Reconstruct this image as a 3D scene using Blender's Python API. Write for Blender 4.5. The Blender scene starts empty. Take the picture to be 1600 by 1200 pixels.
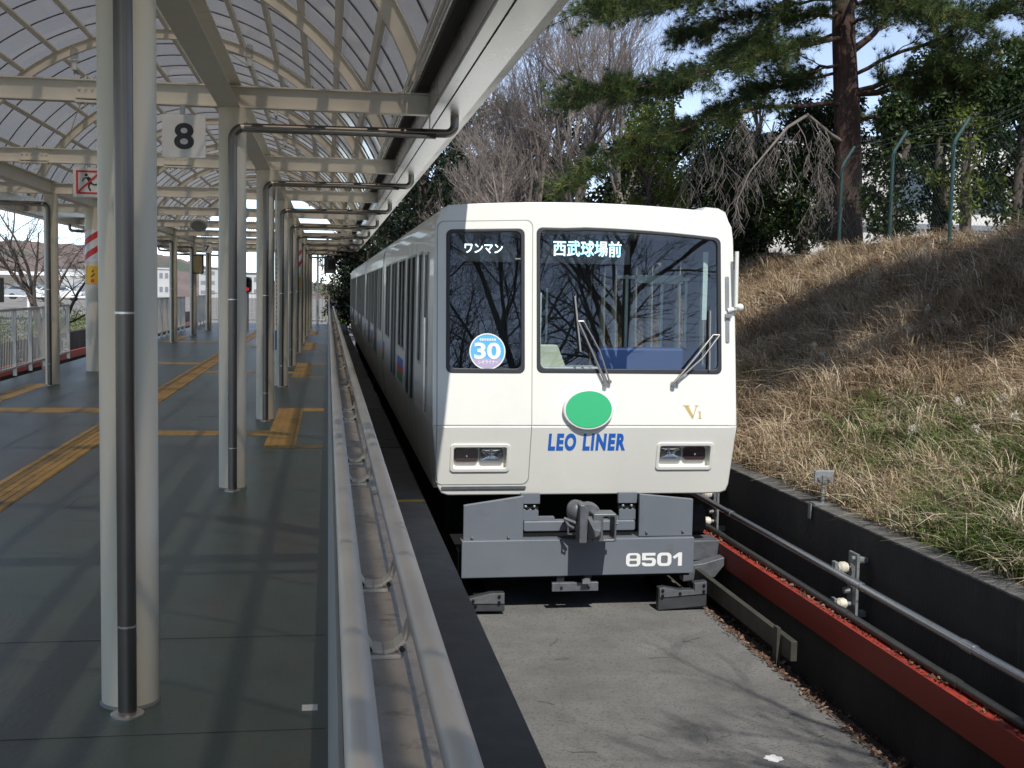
import bpy, bmesh, math, random
import numpy as np
from mathutils import Vector, Matrix
R = math.radians
sc = bpy.context.scene
col = sc.collection

# ------------------------------------------------------------------ camera, sky, sun, exposure
EYE = 1.63
yaw, pitch, roll = R(8.75), R(4.42), 0.018
fw = Vector((math.sin(yaw)*math.cos(pitch), math.cos(yaw)*math.cos(pitch), -math.sin(pitch)))
r0 = Vector((math.cos(yaw), -math.sin(yaw), 0)); u0 = r0.cross(fw)
rt = r0*math.cos(roll) + u0*math.sin(roll)
up = u0*math.cos(roll) - r0*math.sin(roll)
cd = bpy.data.cameras.new("camera"); cam = bpy.data.objects.new("camera", cd); col.objects.link(cam)
cam.matrix_world = Matrix(((rt.x, up.x, -fw.x, 0), (rt.y, up.y, -fw.y, 0), (rt.z, up.z, -fw.z, EYE), (0, 0, 0, 1)))
cd.sensor_width = 36; cd.lens = 36*1880/1600; cd.clip_end = 3000; cd.clip_start = 0.05
sc.camera = cam

TO_SUN = Vector((0.105, -0.80, 1.0)).normalized()
elev = math.asin(TO_SUN.z); azim = math.atan2(TO_SUN.x, TO_SUN.y)
w = bpy.data.worlds.new("World"); sc.world = w; w.use_nodes = True
nt = w.node_tree; bg = nt.nodes['Background']
sky = nt.nodes.new('ShaderNodeTexSky'); sky.sky_type = 'NISHITA'; sky.sun_disc = False
sky.sun_elevation = elev; sky.sun_rotation = azim; sky.altitude = 2500; sky.air_density = 0.75; sky.dust_density = 0.0; sky.ozone_density = 1.2
hs = nt.nodes.new('ShaderNodeHueSaturation'); hs.inputs['Saturation'].default_value = 0.74
nt.links.new(sky.outputs[0], hs.inputs['Color']); nt.links.new(hs.outputs[0], bg.inputs[0]); bg.inputs[1].default_value = 0.15
sd = bpy.data.lights.new("sun", 'SUN'); sd.energy = 3.3; sd.angle = R(0.53); sd.color = (1, 0.96, 0.89)
so = bpy.data.objects.new("sun", sd); col.objects.link(so)
so.rotation_euler = TO_SUN.to_track_quat('Z', 'Y').to_euler()
sc.view_settings.view_transform = 'Standard'; sc.view_settings.look = 'None'
sc.view_settings.gamma = 1; sc.view_settings.exposure = 0.6
sc.render.engine = 'CYCLES'
sc.cycles.max_bounces = 8; sc.cycles.transparent_max_bounces = 16; sc.cycles.glossy_bounces = 4
sc.cycles.transmission_bounces = 6; sc.cycles.caustics_reflective = False; sc.cycles.caustics_refractive = False
try: sc.cycles.use_denoising = True
except Exception: pass

# ------------------------------------------------------------------ materials
MATS = {}
def mat(name, c, rough=0.6, metal=0.0, c2=None, scale=6.0, stretch=(1, 1, 1), amount=1.0, bump=0.0, bscale=40.0,
        coat=0.0, c3=None, scale3=1.2, lo3=0.5, hi3=0.7, spec=0.5, rvar=0.0):
    m = bpy.data.materials.new(name); m.use_nodes = True; t = m.node_tree
    p = t.nodes['Principled BSDF']
    p.inputs['Roughness'].default_value = rough; p.inputs['Metallic'].default_value = metal
    p.inputs['Specular IOR Level'].default_value = spec
    if coat: p.inputs['Coat Weight'].default_value = coat; p.inputs['Coat Roughness'].default_value = 0.06
    tc = t.nodes.new('ShaderNodeTexCoord'); mp = t.nodes.new('ShaderNodeMapping'); mp.inputs['Scale'].default_value = stretch
    t.links.new(tc.outputs['Object'], mp.inputs[0])
    def noise(s, d=6.0, rr=0.6):
        n = t.nodes.new('ShaderNodeTexNoise'); n.inputs['Scale'].default_value = s; n.inputs['Detail'].default_value = d
        n.inputs['Roughness'].default_value = rr; t.links.new(mp.outputs[0], n.inputs['Vector']); return n
    out = None
    if c2 is not None:
        n = noise(scale)
        r = t.nodes.new('ShaderNodeValToRGB'); r.color_ramp.elements[0].position = 0.35; r.color_ramp.elements[1].position = 0.68
        r.color_ramp.elements[0].color = (*c, 1); r.color_ramp.elements[1].color = (*c2, 1)
        t.links.new(n.outputs[0], r.inputs[0]); out = r.outputs[0]
        if rvar:
            mr = t.nodes.new('ShaderNodeMapRange'); mr.inputs[3].default_value = rough-rvar; mr.inputs[4].default_value = rough+rvar
            t.links.new(n.outputs[0], mr.inputs[0]); t.links.new(mr.outputs[0], p.inputs['Roughness'])
    if c3 is not None:
        n3 = noise(scale3, 8.0, 0.65); mr = t.nodes.new('ShaderNodeMapRange'); mr.inputs[1].default_value = lo3; mr.inputs[2].default_value = hi3
        t.links.new(n3.outputs[0], mr.inputs[0])
        mx = t.nodes.new('ShaderNodeMix'); mx.data_type = 'RGBA'; t.links.new(mr.outputs[0], mx.inputs[0])
        if out is not None: t.links.new(out, mx.inputs[6])
        else: mx.inputs[6].default_value = (*c, 1)
        mx.inputs[7].default_value = (*c3, 1); out = mx.outputs[2]
    if out is not None: t.links.new(out, p.inputs['Base Color'])
    else: p.inputs['Base Color'].default_value = (*c, 1)
    if bump:
        nb = noise(bscale, 4.0); b = t.nodes.new('ShaderNodeBump'); b.inputs['Strength'].default_value = bump; b.inputs['Distance'].default_value = 0.02
        t.links.new(nb.outputs[0], b.inputs['Height']); t.links.new(b.outputs[0], p.inputs['Normal'])
    MATS[name] = m; return m

def tint_mat(name, stops, rough=0.8, transl=0.25):
    """colour from a per-plant 'tint' attribute: real differences between blades and leaves"""
    m = bpy.data.materials.new(name); m.use_nodes = True; t = m.node_tree
    p = t.nodes['Principled BSDF']; p.inputs['Roughness'].default_value = rough; p.inputs['Specular IOR Level'].default_value = 0.25
    a = t.nodes.new('ShaderNodeAttribute'); a.attribute_name = 'tint'
    r = t.nodes.new('ShaderNodeValToRGB'); e = r.color_ramp.elements
    while len(e) < len(stops): e.new(0.5)
    for k, (ps, c) in enumerate(stops): e[k].position = ps; e[k].color = (*c, 1)
    t.links.new(a.outputs['Fac'], r.inputs[0]); t.links.new(r.outputs[0], p.inputs['Base Color'])
    tr = t.nodes.new('ShaderNodeBsdfTranslucent'); t.links.new(r.outputs[0], tr.inputs[0])
    mx = t.nodes.new('ShaderNodeMixShader'); mx.inputs[0].default_value = transl
    o = t.nodes['Material Output']
    t.links.new(p.outputs[0], mx.inputs[1]); t.links.new(tr.outputs[0], mx.inputs[2]); t.links.new(mx.outputs[0], o.inputs[0])
    MATS[name] = m; return m

def sheet_mat(name, tr, diff, fac, ior=1.5, rough=0.05, streak=False):
    m = bpy.data.materials.new(name); m.use_nodes = True; t = m.node_tree; o = t.nodes['Material Output']
    t.nodes.remove(t.nodes['Principled BSDF'])
    a = t.nodes.new('ShaderNodeBsdfTransparent'); a.inputs[0].default_value = (*tr, 1)
    d = t.nodes.new('ShaderNodeBsdfDiffuse'); d.inputs[0].default_value = (*diff, 1)
    tl = t.nodes.new('ShaderNodeBsdfTranslucent'); tl.inputs[0].default_value = (*diff, 1)
    ad = t.nodes.new('ShaderNodeMixShader'); ad.inputs[0].default_value = 0.5
    t.links.new(d.outputs[0], ad.inputs[1]); t.links.new(tl.outputs[0], ad.inputs[2])
    m1 = t.nodes.new('ShaderNodeMixShader'); m1.inputs[0].default_value = fac
    if streak:
        tc = t.nodes.new('ShaderNodeTexCoord'); n = t.nodes.new('ShaderNodeTexNoise'); n.inputs['Scale'].default_value = 3; n.inputs['Detail'].default_value = 6
        t.links.new(tc.outputs['Object'], n.inputs['Vector'])
        mr = t.nodes.new('ShaderNodeMapRange'); mr.inputs[3].default_value = fac*0.5; mr.inputs[4].default_value = fac*1.7
        t.links.new(n.outputs[0], mr.inputs[0]); t.links.new(mr.outputs[0], m1.inputs[0])
    t.links.new(a.outputs[0], m1.inputs[1]); t.links.new(ad.outputs[0], m1.inputs[2])
    g = t.nodes.new('ShaderNodeBsdfGlossy'); g.inputs['Roughness'].default_value = rough
    f = t.nodes.new('ShaderNodeFresnel'); ge = t.nodes.new('ShaderNodeNewGeometry'); io = t.nodes.new('ShaderNodeMapRange')
    io.inputs[3].default_value = ior; io.inputs[4].default_value = 1/ior   # a thin sheet reflects alike from both sides
    t.links.new(ge.outputs['Backfacing'], io.inputs[0]); t.links.new(io.outputs[0], f.inputs[0])
    m2 = t.nodes.new('ShaderNodeMixShader'); t.links.new(f.outputs[0], m2.inputs[0])
    t.links.new(m1.outputs[0], m2.inputs[1]); t.links.new(g.outputs[0], m2.inputs[2]); t.links.new(m2.outputs[0], o.inputs[0])
    MATS[name] = m; return m

def glow(name, c, s):
    m = bpy.data.materials.new(name); m.use_nodes = True; p = m.node_tree.nodes['Principled BSDF']
    p.inputs['Base Color'].default_value = (*c, 1); p.inputs['Emission Color'].default_value = (*c, 1); p.inputs['Emission Strength'].default_value = s
    MATS[name] = m; return m

mat('floor', (0.066, 0.106, 0.094), 0.40, c2=(0.106, 0.140, 0.122), scale=0.7, stretch=(1, 0.45, 1), c3=(0.100, 0.094, 0.080), scale3=0.5, lo3=0.46, hi3=0.62, bump=0.10, bscale=45, rvar=0.09)
mat('edge_concrete', (0.105, 0.103, 0.098), 0.68, c2=(0.155, 0.152, 0.144), scale=5, c3=(0.075, 0.074, 0.072), scale3=0.9, bump=0.25, bscale=120)
mat('rubber_and_shade', (0.052, 0.050, 0.049), 0.65, c2=(0.080, 0.077, 0.073), scale=6, c3=(0.036, 0.036, 0.036), scale3=1.4, bump=0.2, bscale=120)
mat('tactile', (0.66, 0.40, 0.105), 0.6, c2=(0.54, 0.335, 0.10), scale=9, stretch=(1, 0.5, 1), c3=(0.16, 0.12, 0.06), scale3=2.2, lo3=0.50, hi3=0.75)
mat('yellow_paint', (0.55, 0.36, 0.03), 0.6, c2=(0.40, 0.27, 0.05), scale=30)
mat('faint_paint', (0.20, 0.22, 0.21), 0.6)
mat('runway', (0.150, 0.147, 0.138), 0.85, c2=(0.225, 0.22, 0.205), scale=2.2, c3=(0.095, 0.093, 0.090), scale3=55, lo3=0.52, hi3=0.66, bump=0.8, bscale=150)
mat('gutter_floor', (0.045, 0.040, 0.034), 0.9, c2=(0.075, 0.062, 0.050), scale=8, bump=0.4)
mat('wall_stained', (0.028, 0.026, 0.026), 0.85, c2=(0.062, 0.059, 0.057), scale=2.0, stretch=(1, 1, 0.22), c3=(0.125, 0.118, 0.11), scale3=2.6, lo3=0.58, hi3=0.78, bump=0.4, bscale=70)
mat('wall_top', (0.085, 0.082, 0.078), 0.9, c2=(0.17, 0.165, 0.155), scale=14, c3=(0.24, 0.235, 0.22), scale3=38, lo3=0.58, hi3=0.72, bump=0.6, bscale=90)
mat('ground', (0.17, 0.16, 0.145), 0.95, c2=(0.24, 0.225, 0.20), scale=0.2, bump=0.3)
mat('earth', (0.110, 0.076, 0.046), 0.95, c2=(0.20, 0.145, 0.088), scale=3.0, c3=(0.085, 0.080, 0.035), scale3=0.7, lo3=0.5, hi3=0.72, bump=0.8, bscale=25)
mat('column_paint', (0.69, 0.645, 0.525), 0.45, c2=(0.74, 0.695, 0.575), scale=2.5, stretch=(1, 1, 0.3), c3=(0.36, 0.34, 0.28), scale3=7, lo3=0.66, hi3=0.84)
mat('steel_paint', (0.75, 0.72, 0.63), 0.45, c2=(0.80, 0.77, 0.68), scale=3, c3=(0.36, 0.30, 0.21), scale3=4, lo3=0.64, hi3=0.82)
mat('stainless_dark', (0.125, 0.113, 0.102), 0.36, 0.95, c2=(0.19, 0.175, 0.16), scale=2.0, stretch=(1, 1, 0.4), rvar=0.08)
mat('stainless_sunlit', (0.40, 0.38, 0.35), 0.33, 0.9, c2=(0.52, 0.50, 0.465), scale=2.5, rvar=0.06)  # same drain steel, lightened to carry the sun on the cross pipes
mat('stainless', (0.56, 0.55, 0.52), 0.28, 0.85, c2=(0.70, 0.69, 0.66), scale=1.2, stretch=(1, 0.6, 1), rvar=0.12)
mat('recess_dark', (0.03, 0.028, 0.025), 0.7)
mat('seam_dark', (0.045, 0.045, 0.05), 0.6)
mat('pipe_cream', (0.60, 0.565, 0.48), 0.42, c2=(0.68, 0.645, 0.56), scale=7, stretch=(1, 0.35, 1), c3=(0.24, 0.22, 0.19), scale3=11, lo3=0.64, hi3=0.78)
mat('barrier_dust', (0.46, 0.43, 0.375), 0.85, c2=(0.58, 0.55, 0.49), scale=5, c3=(0.17, 0.155, 0.13), scale3=9, lo3=0.55, hi3=0.75, bump=0.3, bscale=60)
mat('sheet_grey', (0.37, 0.38, 0.37), 0.45, c2=(0.43, 0.44, 0.43), scale=4)
mat('white_paint', (0.78, 0.78, 0.76), 0.4)
mat('sign_white', (0.82, 0.82, 0.82), 0.35, c2=(0.70, 0.71, 0.72), scale=3)
mat('ink', (0.012, 0.013, 0.016), 0.4)
mat('red', (0.62, 0.035, 0.03), 0.4)
mat('sign_yellow', (0.80, 0.46, 0.02), 0.4)
mat('sign_blue', (0.02, 0.10, 0.45), 0.4)
mat('train_cream', (0.765, 0.76, 0.70), 0.30, c2=(0.74, 0.735, 0.675), scale=1.2, coat=0.5, c3=(0.69, 0.675, 0.60), scale3=2.2, lo3=0.58, hi3=0.85)
mat('train_side', (0.80, 0.80, 0.75), 0.34, c2=(0.77, 0.77, 0.72), scale=1.0, coat=0.25, bump=0.006, bscale=1.6)
mat('train_roof', (0.50, 0.50, 0.47), 0.5, c2=(0.42, 0.42, 0.40), scale=2)
mat('seam_grey', (0.30, 0.31, 0.29), 0.6)
mat('window_rubber', (0.022, 0.024, 0.028), 0.45)
mat('chassis_grey', (0.128, 0.145, 0.170), 0.45, c2=(0.145, 0.162, 0.188), scale=2.5, coat=0.15, c3=(0.105, 0.115, 0.13), scale3=6, lo3=0.6, hi3=0.8)
mat('chassis_black', (0.010, 0.010, 0.011), 0.8, spec=0.2)
mat('guard_dark', (0.032, 0.034, 0.038), 0.5, 0.0, c2=(0.048, 0.051, 0.056), scale=8)
mat('cast_grey', (0.155, 0.165, 0.18), 0.42, 0.35, c2=(0.105, 0.11, 0.12), scale=14)
mat('tyre', (0.02, 0.02, 0.02), 0.8)
mat('steel_dull', (0.24, 0.25, 0.255), 0.45, 0.6, c2=(0.32, 0.33, 0.335), scale=9)
mat('reflector', (0.85, 0.87, 0.9), 0.08, 1.0)
mat('lens_dark', (0.045, 0.028, 0.032), 0.12, coat=1.0)
mat('wiper_metal', (0.30, 0.285, 0.27), 0.4, 0.6)
mat('badge_green', (0.055, 0.50, 0.22), 0.32, coat=0.4)
mat('letter_blue', (0.022, 0.135, 0.52), 0.35)
mat('gold', (0.62, 0.44, 0.16), 0.4, 0.3)
mat('sticker_blue', (0.10, 0.42, 0.78), 0.4)
mat('sticker_mauve', (0.42, 0.36, 0.52), 0.4)
mat('cab_blue', (0.012, 0.045, 0.17), 0.6)
mat('cab_beige', (0.55, 0.56, 0.42), 0.55)
mat('cab_grey', (0.22, 0.235, 0.24), 0.6)
mat('cab_lining_shaded', (0.10, 0.105, 0.10), 0.6)  # lining tone lowered to stand for the low light inside the cars
mat('cab_shaded', (0.035, 0.04, 0.045), 0.6)  # partition painted dark for the dim cab interior
mat('pole_pale', (0.62, 0.72, 0.68), 0.3)
mat('rail_alu', (0.48, 0.50, 0.53), 0.26, 0.85, c2=(0.30, 0.31, 0.33), scale=3, stretch=(1, 0.15, 1))
mat('rail_dark', (0.040, 0.043, 0.043), 0.38, 0.3, c2=(0.075, 0.075, 0.07), scale=3, stretch=(1, 0.2, 1))
mat('red_beam', (0.34, 0.042, 0.026), 0.55, c2=(0.26, 0.034, 0.024), scale=3, stretch=(1, 0.3, 1), c3=(0.15, 0.045, 0.03), scale3=6, lo3=0.6, hi3=0.8)
mat('porcelain', (0.66, 0.63, 0.54), 0.3, c2=(0.50, 0.46, 0.38), scale=18)
mat('galv', (0.36, 0.38, 0.39), 0.45, 0.5, c2=(0.28, 0.30, 0.31), scale=14)
mat('guide_dull', (0.035, 0.035, 0.028), 0.6, c2=(0.06, 0.058, 0.046), scale=8)
mat('green_post', (0.022, 0.075, 0.068), 0.5, c2=(0.035, 0.065, 0.065), scale=9)
mat('wire', (0.10, 0.14, 0.13), 0.5, 0.4)
mat('pine_bark', (0.085, 0.046, 0.034), 0.9, c2=(0.042, 0.028, 0.023), scale=9, stretch=(1, 1, 0.35), c3=(0.15, 0.095, 0.07), scale3=6, lo3=0.58, hi3=0.75, bump=1.0, bscale=22)
mat('bark_grey', (0.175, 0.145, 0.125), 0.9, c2=(0.105, 0.088, 0.078), scale=5)
mat('bark_pale', (0.24, 0.205, 0.185), 0.9, c2=(0.15, 0.125, 0.11), scale=6)
mat('bark_dark', (0.07, 0.055, 0.045), 0.9, c2=(0.11, 0.09, 0.075), scale=6)
mat('dead_wood', (0.185, 0.165, 0.15), 0.9, c2=(0.12, 0.105, 0.098), scale=9)
mat('building_white', (0.70, 0.69, 0.66), 0.8, c2=(0.62, 0.61, 0.58), scale=0.8)
mat('building_pale', (0.42, 0.42, 0.41), 0.8)
mat('building_far', (0.50, 0.50, 0.49), 0.8, c2=(0.44, 0.44, 0.43), scale=0.6)
mat('pane_grey', (0.19, 0.20, 0.22), 0.5)
mat('glass_far', (0.05, 0.07, 0.09), 0.15)
mat('roof_dark', (0.10, 0.10, 0.11), 0.7)
mat('car_white', (0.75, 0.76, 0.77), 0.3, coat=0.6)
mat('car_silver', (0.42, 0.44, 0.46), 0.3, 0.5, coat=0.6)
mat('car_dark', (0.04, 0.045, 0.06), 0.3, coat=0.6)
mat('hill', (0.145, 0.108, 0.098), 1.0, c2=(0.185, 0.145, 0.128), scale=0.06, c3=(0.085, 0.10, 0.075), scale3=0.018, lo3=0.52, hi3=0.62, bump=1.0, bscale=0.3)
mat('orange_rim', (0.55, 0.30, 0.14), 0.5)
tint_mat('dry_grass', [(0.0, (0.19, 0.125, 0.072)), (0.25, (0.33, 0.235, 0.145)), (0.5, (0.52, 0.42, 0.285)), (0.66, (0.70, 0.61, 0.46)), (0.72, (0.050, 0.085, 0.020)), (1.0, (0.17, 0.22, 0.060))], transl=0.22)
tint_mat('needles', [(0.0, (0.022, 0.040, 0.020)), (0.45, (0.060, 0.098, 0.034)), (0.8, (0.135, 0.170, 0.048)), (1.0, (0.22, 0.17, 0.075))], rough=0.5, transl=0.2)
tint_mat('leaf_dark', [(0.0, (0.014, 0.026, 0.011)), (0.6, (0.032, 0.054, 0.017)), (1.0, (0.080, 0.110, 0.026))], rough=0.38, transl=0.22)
tint_mat('leaf_shaded', [(0.0, (0.006, 0.012, 0.006)), (0.7, (0.014, 0.024, 0.010)), (1.0, (0.035, 0.050, 0.014))], rough=0.5, transl=0.12)  # dark conifer foliage, darkened further for trees standing in shade
tint_mat('leaf_bright', [(0.0, (0.06, 0.09, 0.018)), (0.6, (0.14, 0.18, 0.034)), (1.0, (0.26, 0.28, 0.06))], rough=0.42, transl=0.35)
tint_mat('litter', [(0.0, (0.05, 0.028, 0.019)), (0.6, (0.13, 0.070, 0.042)), (1.0, (0.30, 0.20, 0.14))], rough=0.8, transl=0.1)
sheet_mat('polycarb', (0.30, 0.258, 0.222), (0.33, 0.312, 0.30), 0.48, 1.45, 0.12, streak=True)
sheet_mat('glass', (0.80, 0.86, 0.86), (0.02, 0.02, 0.02), 0.01, 2.0, 0.0)
sheet_mat('glass_side', (0.60, 0.64, 0.62), (0.02, 0.02, 0.02), 0.03, 1.7, 0.0)
sheet_mat('globe', (0.82, 0.83, 0.82), (0.5, 0.5, 0.5), 0.12, 1.5, 0.03)
glow('led', (0.50, 0.86, 1.0), 1.5)
glow('led_white', (0.85, 0.95, 1.0), 1.5)
glow('signal_red', (0.55, 0.02, 0.03), 0.5)

# ------------------------------------------------------------------ object helpers
def tagd(o, label=None, cat=None, group=None, kind=None):
    if label: o['label'] = label
    if cat: o['category'] = cat
    if group: o['group'] = group
    if kind: o['kind'] = kind
    return o
def thing(name, label, cat, loc=(0, 0, 0), group=None):
    o = bpy.data.objects.new(name, None); col.objects.link(o); o.location = loc
    o.empty_display_size = 0.1
    return tagd(o, label, cat, group)
def world_loc(o):
    v = Vector((0, 0, 0))
    while o is not None: v += o.location; o = o.parent
    return v
def copy_tree(o, parent=None):
    c = o.copy(); col.objects.link(c); c.parent = parent
    for ch in list(o.children): copy_tree(ch, c)
    return c

class MB:
    def __init__(s): s.v = []; s.f = []
    def add(s, vs, fs):
        b = len(s.v); s.v += [tuple(p) for p in vs]; s.f += [tuple(i+b for i in f) for f in fs]; return s
    def box(s, x0, x1, y0, y1, z0, z1):
        return s.add([(x0, y0, z0), (x1, y0, z0), (x1, y1, z0), (x0, y1, z0), (x0, y0, z1), (x1, y0, z1), (x1, y1, z1), (x0, y1, z1)],
                     [(0, 3, 2, 1), (4, 5, 6, 7), (0, 1, 5, 4), (1, 2, 6, 5), (2, 3, 7, 6), (3, 0, 4, 7)])
    def bar(s, p, q, wd, h, upv=(0, 0, 1)):
        p, q = Vector(p), Vector(q); d = (q-p).normalized(); upv = Vector(upv)
        sx = d.cross(upv)
        if sx.length < 1e-4: sx = d.cross(Vector((0, 1, 0)))
        sx.normalize(); uz = sx.cross(d)
        a, b = sx*wd/2, uz*h/2
        vs = [p-a-b, p+a-b, p+a+b, p-a+b, q-a-b, q+a-b, q+a+b, q-a+b]
        return s.add(vs, [(0, 3, 2, 1), (4, 5, 6, 7), (0, 1, 5, 4), (1, 2, 6, 5), (2, 3, 7, 6), (3, 0, 4, 7)])
    def tube(s, pts, r, n=10, cap=True):
        pts = [Vector(p) for p in pts]; m = len(pts)
        rs = r if isinstance(r, (list, tuple)) else [r]*m
        b = len(s.v); prev = None
        for i, p in enumerate(pts):
            t = (pts[min(i+1, m-1)]-pts[max(i-1, 0)]).normalized()
            if prev is None:
                a = t.cross(Vector((0, 0, 1)))
                if a.length < 1e-3: a = t.cross(Vector((1, 0, 0)))
            else: a = prev - t*prev.dot(t)
            a.normalize(); prev = a; c = t.cross(a)
            for k in range(n):
                g = 2*math.pi*k/n
                s.v.append(tuple(p + a*(rs[i]*math.cos(g)) + c*(rs[i]*math.sin(g))))
        for i in range(m-1):
            for k in range(n):
                k2 = (k+1) % n
                s.f.append((b+i*n+k, b+i*n+k2, b+(i+1)*n+k2, b+(i+1)*n+k))
        if cap:
            s.f.append(tuple(b+k for k in range(n))[::-1]); s.f.append(tuple(b+(m-1)*n+k for k in range(n)))
        return s
    def prism(s, poly, a0, a1, axis='y'):
        n = len(poly); mk = {'y': lambda u, v, a: (u, a, v), 'x': lambda u, v, a: (a, u, v), 'z': lambda u, v, a: (u, v, a)}[axis]
        vs = [mk(u, v, a0) for u, v in poly]+[mk(u, v, a1) for u, v in poly]
        fs = [tuple(range(n))[::-1], tuple(range(n, 2*n))]+[(i, (i+1) % n, n+(i+1) % n, n+i) for i in range(n)]
        return s.add(vs, fs)
    def ball(s, c, r, nu=16, nv=10, sq=(1, 1, 1)):
        b = []; f = []
        for j in range(nv+1):
            th = math.pi*j/nv
            for i in range(nu):
                ph = 2*math.pi*i/nu
                b.append((c[0]+r*sq[0]*math.sin(th)*math.cos(ph), c[1]+r*sq[1]*math.sin(th)*math.sin(ph), c[2]+r*sq[2]*math.cos(th)))
        for j in range(nv):
            for i in range(nu):
                f.append((j*nu+i, (j+1)*nu+i, (j+1)*nu+(i+1) % nu, j*nu+(i+1) % nu))
        return s.add(b, f)
    def sweep_arc(s, prof, cx, cz, rad, a0, a1, n, y):
        """prof: list of (dy, dr) closed profile, swept along an arc in the xz plane"""
        m = len(prof); b = len(s.v)
        for i in range(n+1):
            a = a0+(a1-a0)*i/n
            for dy, dr in prof: s.v.append((cx+(rad+dr)*math.sin(a), y+dy, cz+(rad+dr)*math.cos(a)))
        for i in range(n):
            for k in range(m):
                k2 = (k+1) % m
                s.f.append((b+i*m+k, b+(i+1)*m+k, b+(i+1)*m+k2, b+i*m+k2))
        s.f.append(tuple(b+k for k in range(m))); s.f.append(tuple(b+n*m+k for k in range(m))[::-1])
        return s
    def build(s, name, m, parent=None, bevel=0.0, smooth=False, fix=True, **kw):
        me = bpy.data.meshes.new(name)
        off = world_loc(parent) if parent is not None else Vector((0, 0, 0))
        vs = [(x-off.x, y-off.y, z-off.z) for x, y, z in s.v]
        me.from_pydata(vs, [], s.f)
        if fix:
            bm = bmesh.new(); bm.from_mesh(me); bmesh.ops.recalc_face_normals(bm, faces=bm.faces); bm.to_mesh(me); bm.free()
        me.materials.append(MATS[m]); me.update()
        o = bpy.data.objects.new(name, me); col.objects.link(o)
        if parent is not None: o.parent = parent
        if bevel:
            bv = o.modifiers.new('bevel', 'BEVEL'); bv.width = bevel; bv.segments = 2; bv.limit_method = 'ANGLE'; bv.angle_limit = R(40)
        if smooth:
            me.polygons.foreach_set('use_smooth', [True]*len(me.polygons))
            if smooth != 'all':
                wn = o.modifiers.new('weighted', 'WEIGHTED_NORMAL'); wn.keep_sharp = True; wn.weight = 100
                try: me.set_sharp_from_angle(angle=R(38))
                except Exception: pass
        return tagd(o, **kw)

def np_mesh(name, V, F, m, parent=None, tint=None, smooth=False, **kw):
    """V (n,3), F (k,3|4) numpy"""
    me = bpy.data.meshes.new(name)
    off = world_loc(parent) if parent is not None else Vector((0, 0, 0))
    V = np.asarray(V, np.float32) - np.array(off, np.float32)
    k = F.shape[1]
    me.vertices.add(len(V)); me.vertices.foreach_set('co', V.ravel())
    me.loops.add(F.size); me.loops.foreach_set('vertex_index', F.astype(np.int32).ravel())
    me.polygons.add(len(F)); me.polygons.foreach_set('loop_start', np.arange(0, F.size, k, dtype=np.int32))
    if tint is not None:
        a = me.attributes.new('tint', 'FLOAT', 'POINT'); a.data.foreach_set('value', np.asarray(tint, np.float32))
    me.update(calc_edges=True); me.validate()
    if smooth: me.polygons.foreach_set('use_smooth', [True]*len(F))
    me.materials.append(MATS[m])
    o = bpy.data.objects.new(name, me); col.objects.link(o)
    if parent is not None: o.parent = parent
    return tagd(o, **kw)

def rrect(x0, x1, z0, z1, r, n=5, top=None):
    """rounded rectangle outline; top(x) optionally lifts the upper edge"""
    pts = []
    for cx, cz, a in ((x1-r, z1-r, 0), (x0+r, z1-r, 90), (x0+r, z0+r, 180), (x1-r, z0+r, 270)):
        for k in range(n+1):
            g = R(a+90*k/n); pts.append((cx+r*math.cos(g), cz+r*math.sin(g)))
        if a == 0 and top: pts += [(x1-r-(x1-x0-2*r)*k/8, z1) for k in range(1, 8)]
    if top: pts = [(x, z+top(x)*max(0, (z-z0)/(z1-z0)) if z > (z0+z1)/2 else z) for x, z in pts]
    return pts

def plate(outer, holes=(), thick=0.02, bevel=0.0):
    """flat plate with holes in the xz plane -> (verts (x,d,z), faces), d from 0 (front) to thick (back)"""
    cu = bpy.data.curves.new('tmp', 'CURVE'); cu.dimensions = '2D'; cu.fill_mode = 'BOTH'
    cu.extrude = max(thick/2-bevel, 1e-5); cu.bevel_depth = bevel; cu.bevel_resolution = 2; cu.offset = -bevel
    for pl in [outer]+list(holes):
        sp = cu.splines.new('POLY'); sp.points.add(len(pl)-1); sp.use_cyclic_u = True
        for p, (x, z) in zip(sp.points, pl): p.co = (x, z, 0, 1)
    ob = bpy.data.objects.new('tmp', cu); col.objects.link(ob)
    dg = bpy.context.evaluated_depsgraph_get(); dg.update()
    me = bpy.data.meshes.new_from_object(ob.evaluated_get(dg))
    vs = [(v.co.x, thick/2-v.co.z, v.co.y) for v in me.vertices]; fs = [tuple(p.vertices) for p in me.polygons]
    bpy.data.objects.remove(ob); bpy.data.curves.remove(cu); bpy.data.meshes.remove(me)
    return vs, fs

def letters(body, x0, x1, z0, z1, bold=0.0, depth=0.004, shear=0.0, space=1.0):
    """lettering fitted into a box -> (verts (x,d,z), faces)"""
    cu = bpy.data.curves.new('tmp', 'FONT'); cu.body = body; cu.size = 1; cu.extrude = 0.02; cu.offset = bold; cu.shear = shear; cu.resolution_u = 4; cu.space_character = space
    ob = bpy.data.objects.new('tmp', cu); col.objects.link(ob)
    dg = bpy.context.evaluated_depsgraph_get(); dg.update()
    me = bpy.data.meshes.new_from_object(ob.evaluated_get(dg))
    co = np.array([v.co[:] for v in me.vertices]) if len(me.vertices) else np.zeros((1, 3))
    fs = [tuple(p.vertices) for p in me.polygons]
    bpy.data.objects.remove(ob); bpy.data.curves.remove(cu); bpy.data.meshes.remove(me)
    mn, mx_ = co.min(0), co.max(0); sp = np.maximum(mx_-mn, 1e-6)
    return [(x0+(c[0]-mn[0])/sp[0]*(x1-x0), depth/2-(c[2]/0.02)*depth/2, z0+(c[1]-mn[1])/sp[1]*(z1-z0)) for c in co], fs

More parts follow.
